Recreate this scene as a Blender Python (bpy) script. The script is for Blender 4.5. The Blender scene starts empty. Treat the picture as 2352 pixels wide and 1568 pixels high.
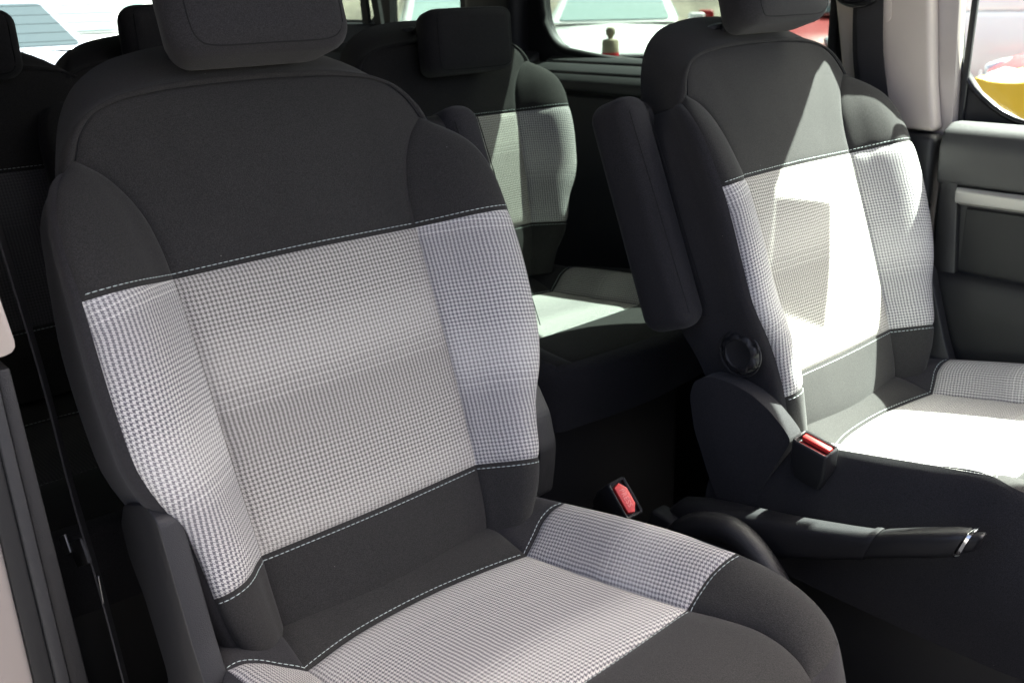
import bpy, bmesh, math, random
import numpy as np
from mathutils import Vector, Matrix, noise as mnoise
from mathutils.bvhtree import BVHTree

random.seed(7)
np.random.seed(7)
S = bpy.context.scene
COL = S.collection

# ------------------------------------------------------------------ camera, world, sun, exposure
CAM_POS = np.array([-0.5783, -0.8621, 1.2312])
YAW, PITCH, ROLL, FOC = 0.72608, -0.34815, -0.02606, 0.94658


def cam_axes():
    cy, sy = math.cos(YAW), math.sin(YAW)
    f = np.array([sy * math.cos(PITCH), cy * math.cos(PITCH), math.sin(PITCH)])
    r = np.array([cy, -sy, 0.0])
    u = np.cross(r, f)
    c, q = math.cos(ROLL), math.sin(ROLL)
    return r * c + u * q, -r * q + u * c, f


CR, CUP, CF = cam_axes()
cd = bpy.data.cameras.new('camera')
cd.sensor_width = 22.3
cd.sensor_fit = 'HORIZONTAL'
cd.lens = FOC * 22.3
cd.clip_start = 0.02
cd.clip_end = 500
cd.dof.use_dof = True
cd.dof.focus_distance = 1.22
cd.dof.aperture_fstop = 5.6
cam = bpy.data.objects.new('camera', cd)
COL.objects.link(cam)
cam.matrix_world = Matrix(((CR[0], CUP[0], -CF[0], CAM_POS[0]), (CR[1], CUP[1], -CF[1], CAM_POS[1]),
                           (CR[2], CUP[2], -CF[2], CAM_POS[2]), (0, 0, 0, 1)))
S.camera = cam

SUN = Vector((1.0, -0.25, 1.65)).normalized()
world = bpy.data.worlds.new('World')
S.world = world
world.use_nodes = True
wn = world.node_tree.nodes
sky = wn.new('ShaderNodeTexSky')
sky.sky_type = 'NISHITA'
sky.sun_disc = False
sky.sun_elevation = math.asin(SUN.z)
sky.sun_rotation = math.atan2(SUN.x, SUN.y)
sky.dust_density = 7.0
sky.air_density = 0.35
sky.ozone_density = 0.3
world.node_tree.links.new(sky.outputs[0], wn['Background'].inputs[0])
wn['Background'].inputs[1].default_value = 0.06
ld = bpy.data.lights.new('sun', 'SUN')
ld.energy = 5.0
ld.angle = math.radians(0.5)
ld.color = (1.0, 0.97, 0.92)
sun = bpy.data.objects.new('sun', ld)
COL.objects.link(sun)
sun.rotation_euler = SUN.to_track_quat('Z', 'Y').to_euler()
sun.location = (6, -1, 9)
vs = S.view_settings
vs.view_transform = 'Standard'
vs.look = 'None'
vs.exposure = 3.7
vs.gamma = 1.0
vs.use_curve_mapping = False
S.cycles.use_denoising = True
S.cycles.max_bounces = 8
S.cycles.diffuse_bounces = 5
S.cycles.transparent_max_bounces = 12
S.cycles.sample_clamp_indirect = 6.0


# ------------------------------------------------------------------ pixels to directions (pixels of a 2352 x 1568 view)
def pray(x, y):
    return CF + CR * (x - 1176.0) / (FOC * 2352) - CUP * (y - 784.0) / (FOC * 2352)


def on_plane(x, y, p, n):
    q = pray(x, y)
    n = np.asarray(n, float)
    return CAM_POS + q * ((np.asarray(p, float) - CAM_POS) @ n / (q @ n))


def at_x(x, y, X):
    return on_plane(x, y, (X, 0, 0), (1, 0, 0))


def at_y(x, y, Y):
    return on_plane(x, y, (0, Y, 0), (0, 1, 0))


# ------------------------------------------------------------------ materials
def mat(name, color, rough=0.6, metal=0.0, bump=0.0, bscale=400.0, var=0.0, vscale=40.0, sheen=0.0, spec=0.5, coat=0.0):
    m = bpy.data.materials.new(name)
    m.use_nodes = True
    nt = m.node_tree
    b = nt.nodes['Principled BSDF']
    b.inputs['Base Color'].default_value = (*color, 1)
    b.inputs['Roughness'].default_value = rough
    b.inputs['Metallic'].default_value = metal
    b.inputs['Specular IOR Level'].default_value = spec
    if coat:
        b.inputs['Coat Weight'].default_value = coat
    if sheen:
        b.inputs['Sheen Weight'].default_value = sheen
        b.inputs['Sheen Roughness'].default_value = 0.6
    tc = nt.nodes.new('ShaderNodeTexCoord')
    if bump:
        n = nt.nodes.new('ShaderNodeTexNoise')
        n.inputs['Scale'].default_value = bscale
        n.inputs['Detail'].default_value = 3
        bp = nt.nodes.new('ShaderNodeBump')
        bp.inputs['Strength'].default_value = bump
        bp.inputs['Distance'].default_value = 0.001
        nt.links.new(tc.outputs['Object'], n.inputs['Vector'])
        nt.links.new(n.outputs['Fac'], bp.inputs['Height'])
        nt.links.new(bp.outputs[0], b.inputs['Normal'])
    if var:
        n = nt.nodes.new('ShaderNodeTexNoise')
        n.inputs['Scale'].default_value = vscale
        n.inputs['Detail'].default_value = 5
        mr = nt.nodes.new('ShaderNodeMapRange')
        mr.inputs['From Min'].default_value = 0.3
        mr.inputs['From Max'].default_value = 0.7
        mr.inputs['To Min'].default_value = 1 - var
        mr.inputs['To Max'].default_value = 1 + var
        mx = nt.nodes.new('ShaderNodeVectorMath')
        mx.operation = 'SCALE'
        mx.inputs[0].default_value = color
        nt.links.new(tc.outputs['Object'], n.inputs['Vector'])
        nt.links.new(n.outputs['Fac'], mr.inputs['Value'])
        nt.links.new(mr.outputs[0], mx.inputs['Scale'])
        nt.links.new(mx.outputs[0], b.inputs['Base Color'])
    return m


def fabric_dark(name, color):
    """plain dark woven cloth: fine weave speckle of lighter fibres, soft relief"""
    m = bpy.data.materials.new(name)
    m.use_nodes = True
    nt = m.node_tree
    L = nt.links
    b = nt.nodes['Principled BSDF']
    b.inputs['Roughness'].default_value = 0.95
    b.inputs['Specular IOR Level'].default_value = 0.2
    b.inputs['Sheen Weight'].default_value = 0.08
    b.inputs['Sheen Roughness'].default_value = 0.5
    tc = nt.nodes.new('ShaderNodeTexCoord')
    n1 = nt.nodes.new('ShaderNodeTexNoise')
    n1.inputs['Scale'].default_value = 850
    n1.inputs['Detail'].default_value = 2
    n2 = nt.nodes.new('ShaderNodeTexNoise')
    n2.inputs['Scale'].default_value = 9
    n2.inputs['Detail'].default_value = 3
    for n in (n1, n2):
        L.new(tc.outputs['Object'], n.inputs['Vector'])
    mr = nt.nodes.new('ShaderNodeMapRange')
    mr.inputs['From Min'].default_value = 0.35
    mr.inputs['From Max'].default_value = 0.75
    mr.inputs['To Min'].default_value = 0.70
    mr.inputs['To Max'].default_value = 1.55
    L.new(n1.outputs['Fac'], mr.inputs['Value'])
    mr2 = nt.nodes.new('ShaderNodeMapRange')
    mr2.inputs['To Min'].default_value = 0.86
    mr2.inputs['To Max'].default_value = 1.14
    L.new(n2.outputs['Fac'], mr2.inputs['Value'])
    mu = nt.nodes.new('ShaderNodeMath')
    mu.operation = 'MULTIPLY'
    L.new(mr.outputs[0], mu.inputs[0])
    L.new(mr2.outputs[0], mu.inputs[1])
    vm = nt.nodes.new('ShaderNodeVectorMath')
    vm.operation = 'SCALE'
    vm.inputs[0].default_value = color
    L.new(mu.outputs[0], vm.inputs['Scale'])
    # stray lint
    vo = nt.nodes.new('ShaderNodeTexVoronoi')
    vo.inputs['Scale'].default_value = 38
    L.new(tc.outputs['Object'], vo.inputs['Vector'])
    lt = nt.nodes.new('ShaderNodeMath')
    lt.operation = 'LESS_THAN'
    lt.inputs[1].default_value = 0.022
    L.new(vo.outputs['Distance'], lt.inputs[0])
    sc = nt.nodes.new('ShaderNodeSeparateColor')
    L.new(vo.outputs['Color'], sc.inputs[0])
    gt = nt.nodes.new('ShaderNodeMath')
    gt.operation = 'GREATER_THAN'
    gt.inputs[1].default_value = 0.55
    L.new(sc.outputs[0], gt.inputs[0])
    ml = nt.nodes.new('ShaderNodeMath')
    ml.operation = 'MULTIPLY'
    L.new(lt.outputs[0], ml.inputs[0])
    L.new(gt.outputs[0], ml.inputs[1])
    mxl = nt.nodes.new('ShaderNodeMix')
    mxl.data_type = 'RGBA'
    mxl.inputs[7].default_value = (0.22, 0.21, 0.20, 1)
    L.new(ml.outputs[0], mxl.inputs[0])
    L.new(vm.outputs[0], mxl.inputs[6])
    L.new(mxl.outputs[2], b.inputs['Base Color'])
    bp = nt.nodes.new('ShaderNodeBump')
    bp.inputs['Strength'].default_value = 0.35
    bp.inputs['Distance'].default_value = 0.0008
    L.new(n1.outputs['Fac'], bp.inputs['Height'])
    L.new(bp.outputs[0], b.inputs['Normal'])
    return m


def houndstooth(name, light, dark, phase, pitch=0.0052):
    """woven houndstooth check; weft yarns change from band to band (UV in metres)"""
    m = bpy.data.materials.new(name)
    m.use_nodes = True
    nt = m.node_tree
    L = nt.links
    b = nt.nodes['Principled BSDF']
    b.inputs['Roughness'].default_value = 0.9
    b.inputs['Specular IOR Level'].default_value = 0.25

    def mth(op, a, c=None):
        n = nt.nodes.new('ShaderNodeMath')
        n.operation = op
        for i, v in enumerate((a, c)):
            if v is None:
                continue
            if isinstance(v, (int, float)):
                n.inputs[i].default_value = v
            else:
                L.new(v, n.inputs[i])
        return n.outputs[0]
    uv = nt.nodes.new('ShaderNodeUVMap')
    uv.uv_map = 'UVMap'
    # slight weave wobble
    wob = nt.nodes.new('ShaderNodeTexNoise')
    wob.inputs['Scale'].default_value = 28
    L.new(uv.outputs[0], wob.inputs['Vector'])
    wv = nt.nodes.new('ShaderNodeVectorMath')
    wv.operation = 'MULTIPLY_ADD'
    wv.inputs[1].default_value = (0.0035, 0.0035, 0)
    L.new(wob.outputs['Color'], wv.inputs[0])
    L.new(uv.outputs[0], wv.inputs[2])
    sp = nt.nodes.new('ShaderNodeSeparateXYZ')
    L.new(wv.outputs[0], sp.inputs[0])
    X = mth('FLOOR', mth('MULTIPLY', sp.outputs[0], 8 / pitch))
    Y = mth('FLOOR', mth('MULTIPLY', sp.outputs[1], 8 / pitch))
    warp = mth('LESS_THAN', mth('FLOORED_MODULO', X, 8.0), 3.6)       # 1 = light yarn
    weft = mth('LESS_THAN', mth('FLOORED_MODULO', Y, 8.0), 4.0)
    twill = mth('LESS_THAN', mth('FLOORED_MODULO', mth('ADD', X, Y), 4.0), 2.0)
    # bands along V
    ph = mth('FLOORED_MODULO', mth('ADD', mth('MULTIPLY', sp.outputs[1], 1 / 0.215), phase), 1.0)
    ramp = nt.nodes.new('ShaderNodeValToRGB')          # R: weft contrast, G: weft offset, B: light line strength
    cr = ramp.color_ramp
    stops = [(0.0, (0.95, 0.06, 0.0)), (0.18, (0.85, 0.02, 0.0)), (0.32, (0.45, 0.12, 0.0)), (0.50, (0.28, 0.16, 0.0)),
             (0.60, (0.45, 0.24, 0.6)), (0.68, (0.70, 0.34, 0.7)), (0.76, (0.72, 0.46, 0.0)), (0.88, (0.85, 0.30, 0.0)), (1.0, (0.95, 0.06, 0.0))]
    cr.elements[0].position, cr.elements[0].color = stops[0][0], (*stops[0][1], 1)
    cr.elements[1].position, cr.elements[1].color = stops[-1][0], (*stops[-1][1], 1)
    for p, c in stops[1:-1]:
        e = cr.elements.new(p)
        e.color = (*c, 1)
    cr.interpolation = 'EASE'
    L.new(ph, ramp.inputs[0])
    rs = nt.nodes.new('ShaderNodeSeparateColor')
    L.new(ramp.outputs[0], rs.inputs[0])
    wl = mth('ADD', mth('MULTIPLY', weft, rs.outputs[0]), rs.outputs[1])
    line = mth('MULTIPLY', mth('LESS_THAN', mth('FLOORED_MODULO', Y, 16.0), 2.0), rs.outputs[2])
    wl = mth('MINIMUM', mth('ADD', wl, line), 1.15)
    sel = mth('ADD', mth('MULTIPLY', twill, warp), mth('MULTIPLY', mth('SUBTRACT', 1.0, twill), wl))
    line2 = mth('MULTIPLY', line, 0.35)
    sel = mth('MINIMUM', mth('ADD', sel, line2), 1.1)
    mx = nt.nodes.new('ShaderNodeMix')
    mx.data_type = 'RGBA'
    mx.clamp_factor = False
    mx.inputs[6].default_value = (*dark, 1)
    mx.inputs[7].default_value = (*light, 1)
    L.new(sel, mx.inputs[0])
    nz = nt.nodes.new('ShaderNodeTexNoise')
    nz.inputs['Scale'].default_value = 900
    L.new(uv.outputs[0], nz.inputs['Vector'])
    mr = nt.nodes.new('ShaderNodeMapRange')
    mr.inputs['To Min'].default_value = 0.7
    mr.inputs['To Max'].default_value = 1.3
    L.new(nz.outputs['Fac'], mr.inputs['Value'])
    vm = nt.nodes.new('ShaderNodeVectorMath')
    vm.operation = 'SCALE'
    L.new(mx.outputs[2], vm.inputs[0])
    L.new(mr.outputs[0], vm.inputs['Scale'])
    L.new(vm.outputs[0], b.inputs['Base Color'])
    bp = nt.nodes.new('ShaderNodeBump')
    bp.inputs['Strength'].default_value = 0.4
    bp.inputs['Distance'].default_value = 0.0006
    L.new(twill, bp.inputs['Height'])
    L.new(bp.outputs[0], b.inputs['Normal'])
    return m


def pane_mat(name, tint=(0.9, 0.96, 0.94), refl=0.08):
    m = bpy.data.materials.new(name)
    m.use_nodes = True
    nt = m.node_tree
    nt.nodes.clear()
    o = nt.nodes.new('ShaderNodeOutputMaterial')
    t = nt.nodes.new('ShaderNodeBsdfTransparent')
    t.inputs[0].default_value = (*tint, 1)
    g = nt.nodes.new('ShaderNodeBsdfGlossy')
    g.inputs['Roughness'].default_value = 0.02
    lf = nt.nodes.new('ShaderNodeLayerWeight')
    lf.inputs[0].default_value = 0.5
    pw = nt.nodes.new('ShaderNodeMath')
    pw.operation = 'POWER'
    pw.inputs[1].default_value = 5.0
    nt.links.new(lf.outputs['Facing'], pw.inputs[0])
    lw = nt.nodes.new('ShaderNodeMath')
    lw.operation = 'MULTIPLY_ADD'
    lw.inputs[1].default_value = 0.7
    lw.inputs[2].default_value = 0.03
    nt.links.new(pw.outputs[0], lw.inputs[0])
    mx = nt.nodes.new('ShaderNodeMixShader')
    nt.links.new(lw.outputs[0], mx.inputs[0])
    nt.links.new(t.outputs[0], mx.inputs[1])
    nt.links.new(g.outputs[0], mx.inputs[2])
    nt.links.new(mx.outputs[0], o.inputs[0])
    return m


M = {}
M['cloth'] = fabric_dark('charcoal_cloth', (0.0265, 0.0255, 0.0245))
M['cloth_side'] = fabric_dark('charcoal_side_cloth', (0.0245, 0.0235, 0.025))
M['check'] = houndstooth('houndstooth_cloth', (0.56, 0.54, 0.49), (0.132, 0.124, 0.116), 0.10)
M['check_b'] = houndstooth('houndstooth_bolster_cloth', (0.63, 0.615, 0.58), (0.125, 0.120, 0.134), 0.42)
M['check_c'] = houndstooth('houndstooth_cushion_cloth', (0.57, 0.555, 0.525), (0.125, 0.120, 0.132), 0.66)
M['check_dark'] = houndstooth('shaded_houndstooth_cloth', (0.105, 0.102, 0.105), (0.055, 0.053, 0.058), 0.10)
M['stitch'] = mat('stitch_thread', (0.56, 0.64, 0.62), 0.8)
M['seam'] = mat('seam_shadow_thread', (0.008, 0.008, 0.009), 1.0)
M['plastic'] = mat('black_grained_plastic', (0.0145, 0.0145, 0.016), 0.48, bump=0.5, bscale=900)
M['plastic_grey'] = mat('charcoal_grained_plastic', (0.020, 0.0195, 0.0195), 0.5, bump=0.6, bscale=700)
M['gloss'] = mat('gloss_black_plastic', (0.012, 0.012, 0.013), 0.22)
M['satin'] = mat('satin_black_plastic', (0.016, 0.016, 0.017), 0.42)
M['rubber'] = mat('black_rubber', (0.014, 0.014, 0.014), 0.7)
M['cream'] = mat('cream_trim_plastic', (0.50, 0.44, 0.39), 0.55, bump=0.25, bscale=900, var=0.04, vscale=8)
M['paint_beige'] = mat('beige_body_paint', (0.36, 0.32, 0.29), 0.35, coat=0.5)
M['webbing'] = mat('belt_webbing', (0.02, 0.019, 0.02), 0.75, bump=0.6, bscale=500)
M['red'] = mat('red_button_plastic', (0.62, 0.045, 0.04), 0.35)
M['red_light'] = mat('raised_red_lettering', (0.78, 0.22, 0.20), 0.4)
M['red_dark'] = mat('red_slot_plastic', (0.30, 0.03, 0.03), 0.5)
M['metal'] = mat('brushed_steel', (0.30, 0.30, 0.30), 0.45, metal=1.0)
M['chrome'] = mat('chrome', (0.75, 0.76, 0.77), 0.15, metal=1.0)
M['silver'] = mat('silver_trim', (0.33, 0.32, 0.31), 0.42, metal=0.4)
M['door_dark'] = mat('matt_black_door_trim', (0.0095, 0.0095, 0.010), 0.7, bump=0.5, bscale=800)
M['carpet'] = mat('black_carpet', (0.010, 0.010, 0.011), 1.0, bump=0.8, bscale=600, spec=0.1)
M['sill'] = mat('dark_sill_plastic', (0.030, 0.030, 0.031), 0.55, bump=0.4, bscale=900)
M['headliner'] = mat('grey_headliner', (0.16, 0.155, 0.15), 0.95)
M['glass'] = pane_mat('window_glass', (0.86, 0.92, 0.89))
M['glass_tint'] = pane_mat('privacy_glass', (0.36, 0.41, 0.385))
M['body_white'] = mat('white_van_paint', (0.6, 0.6, 0.6), 0.4)
M['asphalt'] = mat('asphalt', (0.10, 0.097, 0.092), 0.9, bump=0.4, bscale=60, var=0.25, vscale=3)
M['stone'] = mat('pale_stone', (0.23, 0.205, 0.16), 0.95, bump=0.5, bscale=8, var=0.45, vscale=1.6)


# ------------------------------------------------------------------ object helpers
def tag(o, label=None, cat=None, group=None, kind=None):
    for k, v in (('label', label), ('category', cat), ('group', group), ('kind', kind)):
        if v:
            o[k] = v
    return o


def empty(name, loc, label=None, cat=None, group=None):
    o = bpy.data.objects.new(name, None)
    o.empty_display_size = 0.1
    o.location = loc
    COL.objects.link(o)
    return tag(o, label, cat, group)


def mk(name, V, F, m, parent=None, smooth=True, uv=None):
    me = bpy.data.meshes.new(name)
    me.from_pydata([tuple(map(float, v)) for v in V], [], F)
    if uv is not None:
        l = me.uv_layers.new(name='UVMap')
        vi = np.empty(len(me.loops), dtype=np.int32)
        me.loops.foreach_get('vertex_index', vi)
        l.data.foreach_set('uv', np.asarray(uv, float)[vi].ravel())
    me.polygons.foreach_set('use_smooth', [smooth] * len(me.polygons))
    me.materials.append(M[m] if isinstance(m, str) else m)
    me.update()
    o = bpy.data.objects.new(name, me)
    COL.objects.link(o)
    if parent is not None:
        o.parent = parent
    return o


def from_bm(name, bm, m, parent=None, smooth=False, angle=40):
    me = bpy.data.meshes.new(name)
    bmesh.ops.recalc_face_normals(bm, faces=bm.faces)
    bm.to_mesh(me)
    bm.free()
    me.polygons.foreach_set('use_smooth', [True] * len(me.polygons))
    try:
        me.set_sharp_from_angle(angle=math.radians(angle))
    except Exception:
        pass
    me.materials.append(M[m] if isinstance(m, str) else m)
    o = bpy.data.objects.new(name, me)
    COL.objects.link(o)
    if parent is not None:
        o.parent = parent
    return o


def bevel(bm, r, seg=3):
    if r > 0:
        bmesh.ops.bevel(bm, geom=list(bm.edges), offset=r, segments=seg, profile=0.5, affect='EDGES', clamp_overlap=True)


def rbox(name, size, loc, m, parent=None, r=0.004, seg=3, rot=None, taper=None, smooth=True):
    """box with rounded edges; rot = 3x3 matrix or Euler tuple; taper(co)->co"""
    bm = bmesh.new()
    bmesh.ops.create_cube(bm, size=1)
    for v in bm.verts:
        v.co = Vector((v.co.x * size[0], v.co.y * size[1], v.co.z * size[2]))
    bevel(bm, r, seg)
    if taper:
        for v in bm.verts:
            v.co = Vector(taper(v.co))
    mx = Matrix.Identity(4)
    if rot is not None:
        mx = (Matrix(rot) if not isinstance(rot, tuple) else __import__('mathutils').Euler(rot).to_matrix()).to_4x4()
    bmesh.ops.transform(bm, matrix=Matrix.Translation(loc) @ mx, verts=bm.verts)
    return from_bm(name, bm, m, parent)


def prism(name, poly, axis, lo, hi, m, parent=None, r=0.0, seg=2):
    """extrude a 2-D polygon along an axis; poly coords are the other two axes in xyz order"""
    bm = bmesh.new()

    def co(p, t):
        if axis == 'x':
            return (t, p[0], p[1])
        if axis == 'y':
            return (p[0], t, p[1])
        return (p[0], p[1], t)
    a = [bm.verts.new(co(p, lo)) for p in poly]
    b = [bm.verts.new(co(p, hi)) for p in poly]
    n = len(poly)
    bm.faces.new(a)
    bm.faces.new(b[::-1])
    for i in range(n):
        bm.faces.new((a[i], b[i], b[(i + 1) % n], a[(i + 1) % n]))
    bmesh.ops.recalc_face_normals(bm, faces=bm.faces)
    bevel(bm, r, seg)
    return from_bm(name, bm, m, parent)


def spline(pts, n, uniform=True):
    """Catmull-Rom through pts, resampled at n equal arc steps"""
    P = np.asarray(pts, float)
    if len(P) == 2:
        t = np.linspace(0, 1, n)[:, None]
        return P[0] * (1 - t) + P[1] * t
    Q = np.vstack([2 * P[0] - P[1], P, 2 * P[-1] - P[-2]])
    out = []
    for i in range(1, len(Q) - 2):
        p0, p1, p2, p3 = Q[i - 1], Q[i], Q[i + 1], Q[i + 2]
        d1 = max(np.linalg.norm(p2 - p1), 1e-9)
        d0 = max(np.linalg.norm(p1 - p0), 1e-9)
        d2 = max(np.linalg.norm(p3 - p2), 1e-9)
        m1 = ((p2 - p1) / d1 * d0 + (p1 - p0) / d0 * d1) / (d0 + d1) * d1
        m2 = ((p3 - p2) / d2 * d1 + (p2 - p1) / d1 * d2) / (d1 + d2) * d1
        for t in np.linspace(0, 1, 24, endpoint=False):
            t2, t3 = t * t, t * t * t
            out.append((2 * t3 - 3 * t2 + 1) * p1 + (t3 - 2 * t2 + t) * m1 + (-2 * t3 + 3 * t2) * p2 + (t3 - t2) * m2)
    out.append(P[-1])
    return resample(np.array(out), n) if uniform else np.array(out)


def resample(P, n, tt=None):
    d = np.r_[0, np.cumsum(np.linalg.norm(np.diff(P, axis=0), axis=1))]
    t = (np.linspace(0, 1, n) if tt is None else tt) * d[-1]
    return np.stack([np.interp(t, d, P[:, k]) for k in range(P.shape[1])], 1)


def rounded(pts, r, n=7):
    """round the corners of a polygon; r per corner"""
    P = [np.array(p, float) for p in pts]
    out = []
    for i, p in enumerate(P):
        a, b = P[i - 1], P[(i + 1) % len(P)]
        rr = r[i] if hasattr(r, '__len__') else r
        u, v = (a - p) / np.linalg.norm(a - p), (b - p) / np.linalg.norm(b - p)
        for t in np.linspace(0, 1, n):
            out.append((1 - t) ** 2 * (p + u * rr) + 2 * t * (1 - t) * p + t * t * (p + v * rr))
    return np.array(out)


def edge_dense(n):
    """0..1 samples, denser at both ends"""
    x = np.linspace(0, 1, n)
    return 0.45 * x + 0.55 * (0.5 - 0.5 * np.cos(np.pi * x))


class Panel:
    """a sewn cloth panel: a Coons patch between four seam curves, raised off its seams"""

    def __init__(self, bottom, top, left, right, out, puff=0.004, r=0.006, bulge=0.0, ns=36, nt=36, edges=(1, 1, 1, 1), bp=(1, 1)):
        s, t = edge_dense(ns), edge_dense(nt)
        dense = lambda c: spline(c, 160)
        B, T = resample(dense(bottom), ns, s), resample(dense(top), ns, s)
        Lc, R = resample(dense(left), nt, t), resample(dense(right), nt, t)
        s_, t_ = s[None, :, None], t[:, None, None]
        P = (1 - t_) * B[None] + t_ * T[None] + (1 - s_) * Lc[:, None] + s_ * R[:, None] \
            - ((1 - s_) * (1 - t_) * B[0] + s_ * (1 - t_) * B[-1] + (1 - s_) * t_ * T[0] + s_ * t_ * T[-1])
        N = np.cross(np.gradient(P, axis=1), np.gradient(P, axis=0))
        N /= np.maximum(np.linalg.norm(N, axis=2, keepdims=True), 1e-12)
        self.flip = (N * np.asarray(out, float)).sum(2).mean() < 0
        if self.flip:
            N = -N
        du = np.linalg.norm(np.diff(P, axis=1), axis=2)
        dv = np.linalg.norm(np.diff(P, axis=0), axis=2)
        U = np.concatenate([np.zeros((nt, 1)), np.cumsum(du, 1)], 1)
        Vv = np.concatenate([np.zeros((1, ns)), np.cumsum(dv, 0)], 0)
        h = np.ones((nt, ns))
        for e, dist in zip(edges, (Vv, Vv[-1:] - Vv, U, U[:, -1:] - U)):
            if e:
                h = h * (1 - np.exp(-dist / r))
        sb = np.maximum(np.sin(np.pi * s[None, :]), 0) ** bp[0] if bp[0] else np.ones((1, ns))
        tb = np.maximum(np.sin(np.pi * t[:, None]), 0) ** bp[1] if bp[1] else np.ones((nt, 1))
        # padding is never quite even: shallow waves and soft pulls in the cloth
        wav = np.array([[mnoise.noise(Vector(p * 9.0)) * .0008 + mnoise.noise(Vector((p[0] * 34, p[1] * 22, p[2] * 22))) * .0003 for p in rw_] for rw_ in P])
        h = h * (1 + wav / max(puff, 1e-4))
        self.P = P + N * (puff * h + bulge * sb * tb)[..., None]
        self.N, self.U, self.V, self.ns, self.nt = N, U, Vv, ns, nt

    def build(self, name, m, parent, uo=(0, 0), swap=False, sign=(1, 1)):
        nt, ns = self.nt, self.ns
        F = []
        for j in range(nt - 1):
            for i in range(ns - 1):
                a = j * ns + i
                q = (a, a + 1, a + ns + 1, a + ns)
                F.append(q[::-1] if self.flip else q)
        U, V = (self.V, self.U) if swap else (self.U, self.V)
        uv = np.stack([sign[0] * U + uo[0], sign[1] * V + uo[1]], 2).reshape(-1, 2)
        return mk(name, self.P.reshape(-1, 3), F, m, parent, True, uv)

    def line(self, side, d):
        """points on the panel surface at distance d from one edge"""
        P, out = self.P, []
        if side in 'bt':
            for i in range(self.ns):
                v = self.V[:, i]
                x = d if side == 'b' else v[-1] - d
                out.append([np.interp(x, v, P[:, i, k]) for k in range(3)])
        else:
            for j in range(self.nt):
                u = self.U[j]
                x = d if side == 'l' else u[-1] - d
                out.append([np.interp(x, u, P[j, :, k]) for k in range(3)])
        return np.array(out)


def stitches(name, line, parent, length=0.0052, gap=0.0017, r=0.00052, m='stitch'):
    """a row of short thread dashes; too small to pick apart singly: one part"""
    total = np.linalg.norm(np.diff(line, axis=0), axis=1).sum()
    n = max(int(total / (length + gap)), 1)
    V, F = [], []
    for k in range(n):
        a = (k * (length + gap)) / total
        b = min((k * (length + gap) + length) / total, 1.0)
        pts = resample(line, 3, np.array([a, 0.5 * (a + b), b]))
        d = pts[2] - pts[0]
        d /= max(np.linalg.norm(d), 1e-9)
        e1 = np.cross(d, (0.31, 0.57, 0.76))
        e1 /= np.linalg.norm(e1)
        e2 = np.cross(d, e1)
        base = len(V)
        for p, rr in ((pts[0], r * 0.55), (pts[1], r), (pts[2], r * 0.55)):
            for q in range(5):
                an = 2 * math.pi * q / 5
                V.append(p + rr * (math.cos(an) * e1 + math.sin(an) * e2))
        for ring in range(2):
            for q in range(5):
                F.append((base + ring * 5 + q, base + ring * 5 + (q + 1) % 5, base + ring * 5 + 5 + (q + 1) % 5, base + ring * 5 + 5 + q))
        F.append(tuple(base + q for q in range(4, -1, -1)))
        F.append(tuple(base + 10 + q for q in range(5)))
    o = mk(name, V, F, m, parent)
    o['kind'] = 'stuff'
    return o


def tube(name, pts, r, m, parent=None, seg=8, closed=False, n=None, flat=None):
    P = spline(pts, n or max(8, 6 * len(pts)))
    V, F = [], []
    N = len(P)
    rad = (lambda k: r(k / (N - 1))) if callable(r) else (lambda k: r)
    ref = np.array((0.0, 0.0, 1.0))
    for k in range(N):
        d = P[min(k + 1, N - 1)] - P[max(k - 1, 0)]
        d /= max(np.linalg.norm(d), 1e-9)
        rf = ref if abs(d @ ref) < 0.95 else np.array((1.0, 0, 0))
        e1 = np.cross(d, rf)
        e1 /= np.linalg.norm(e1)
        e2 = np.cross(d, e1)
        for q in range(seg):
            a = 2 * math.pi * q / seg
            V.append(P[k] + rad(k) * (math.cos(a) * e1 + math.sin(a) * e2))
    for k in range(N - 1):
        for q in range(seg):
            F.append((k * seg + q, k * seg + (q + 1) % seg, (k + 1) * seg + (q + 1) % seg, (k + 1) * seg + q))
    F.append(tuple(range(seg))[::-1])
    F.append(tuple((N - 1) * seg + q for q in range(seg)))
    return mk(name, V, F, m, parent)


def strap(name, pts, across, width, thick, m, parent=None, n=40):
    """flat webbing along pts; across = unit vector of its width"""
    P = spline(pts, n)
    a = np.asarray(across, float)
    V, F = [], []
    for k in range(n):
        d = P[min(k + 1, n - 1)] - P[max(k - 1, 0)]
        nn = np.cross(d, a)
        nn /= np.linalg.norm(nn)
        for su, sn in ((-1, -1), (1, -1), (1, 1), (-1, 1)):
            V.append(P[k] + a * su * width / 2 + nn * sn * thick / 2)
    for k in range(n - 1):
        for q in range(4):
            F.append((4 * k + q, 4 * k + (q + 1) % 4, 4 * k + 4 + (q + 1) % 4, 4 * k + 4 + q))
    F += [(3, 2, 1, 0), tuple(4 * (n - 1) + q for q in range(4))]
    return mk(name, V, F, m, parent, smooth=False)


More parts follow.
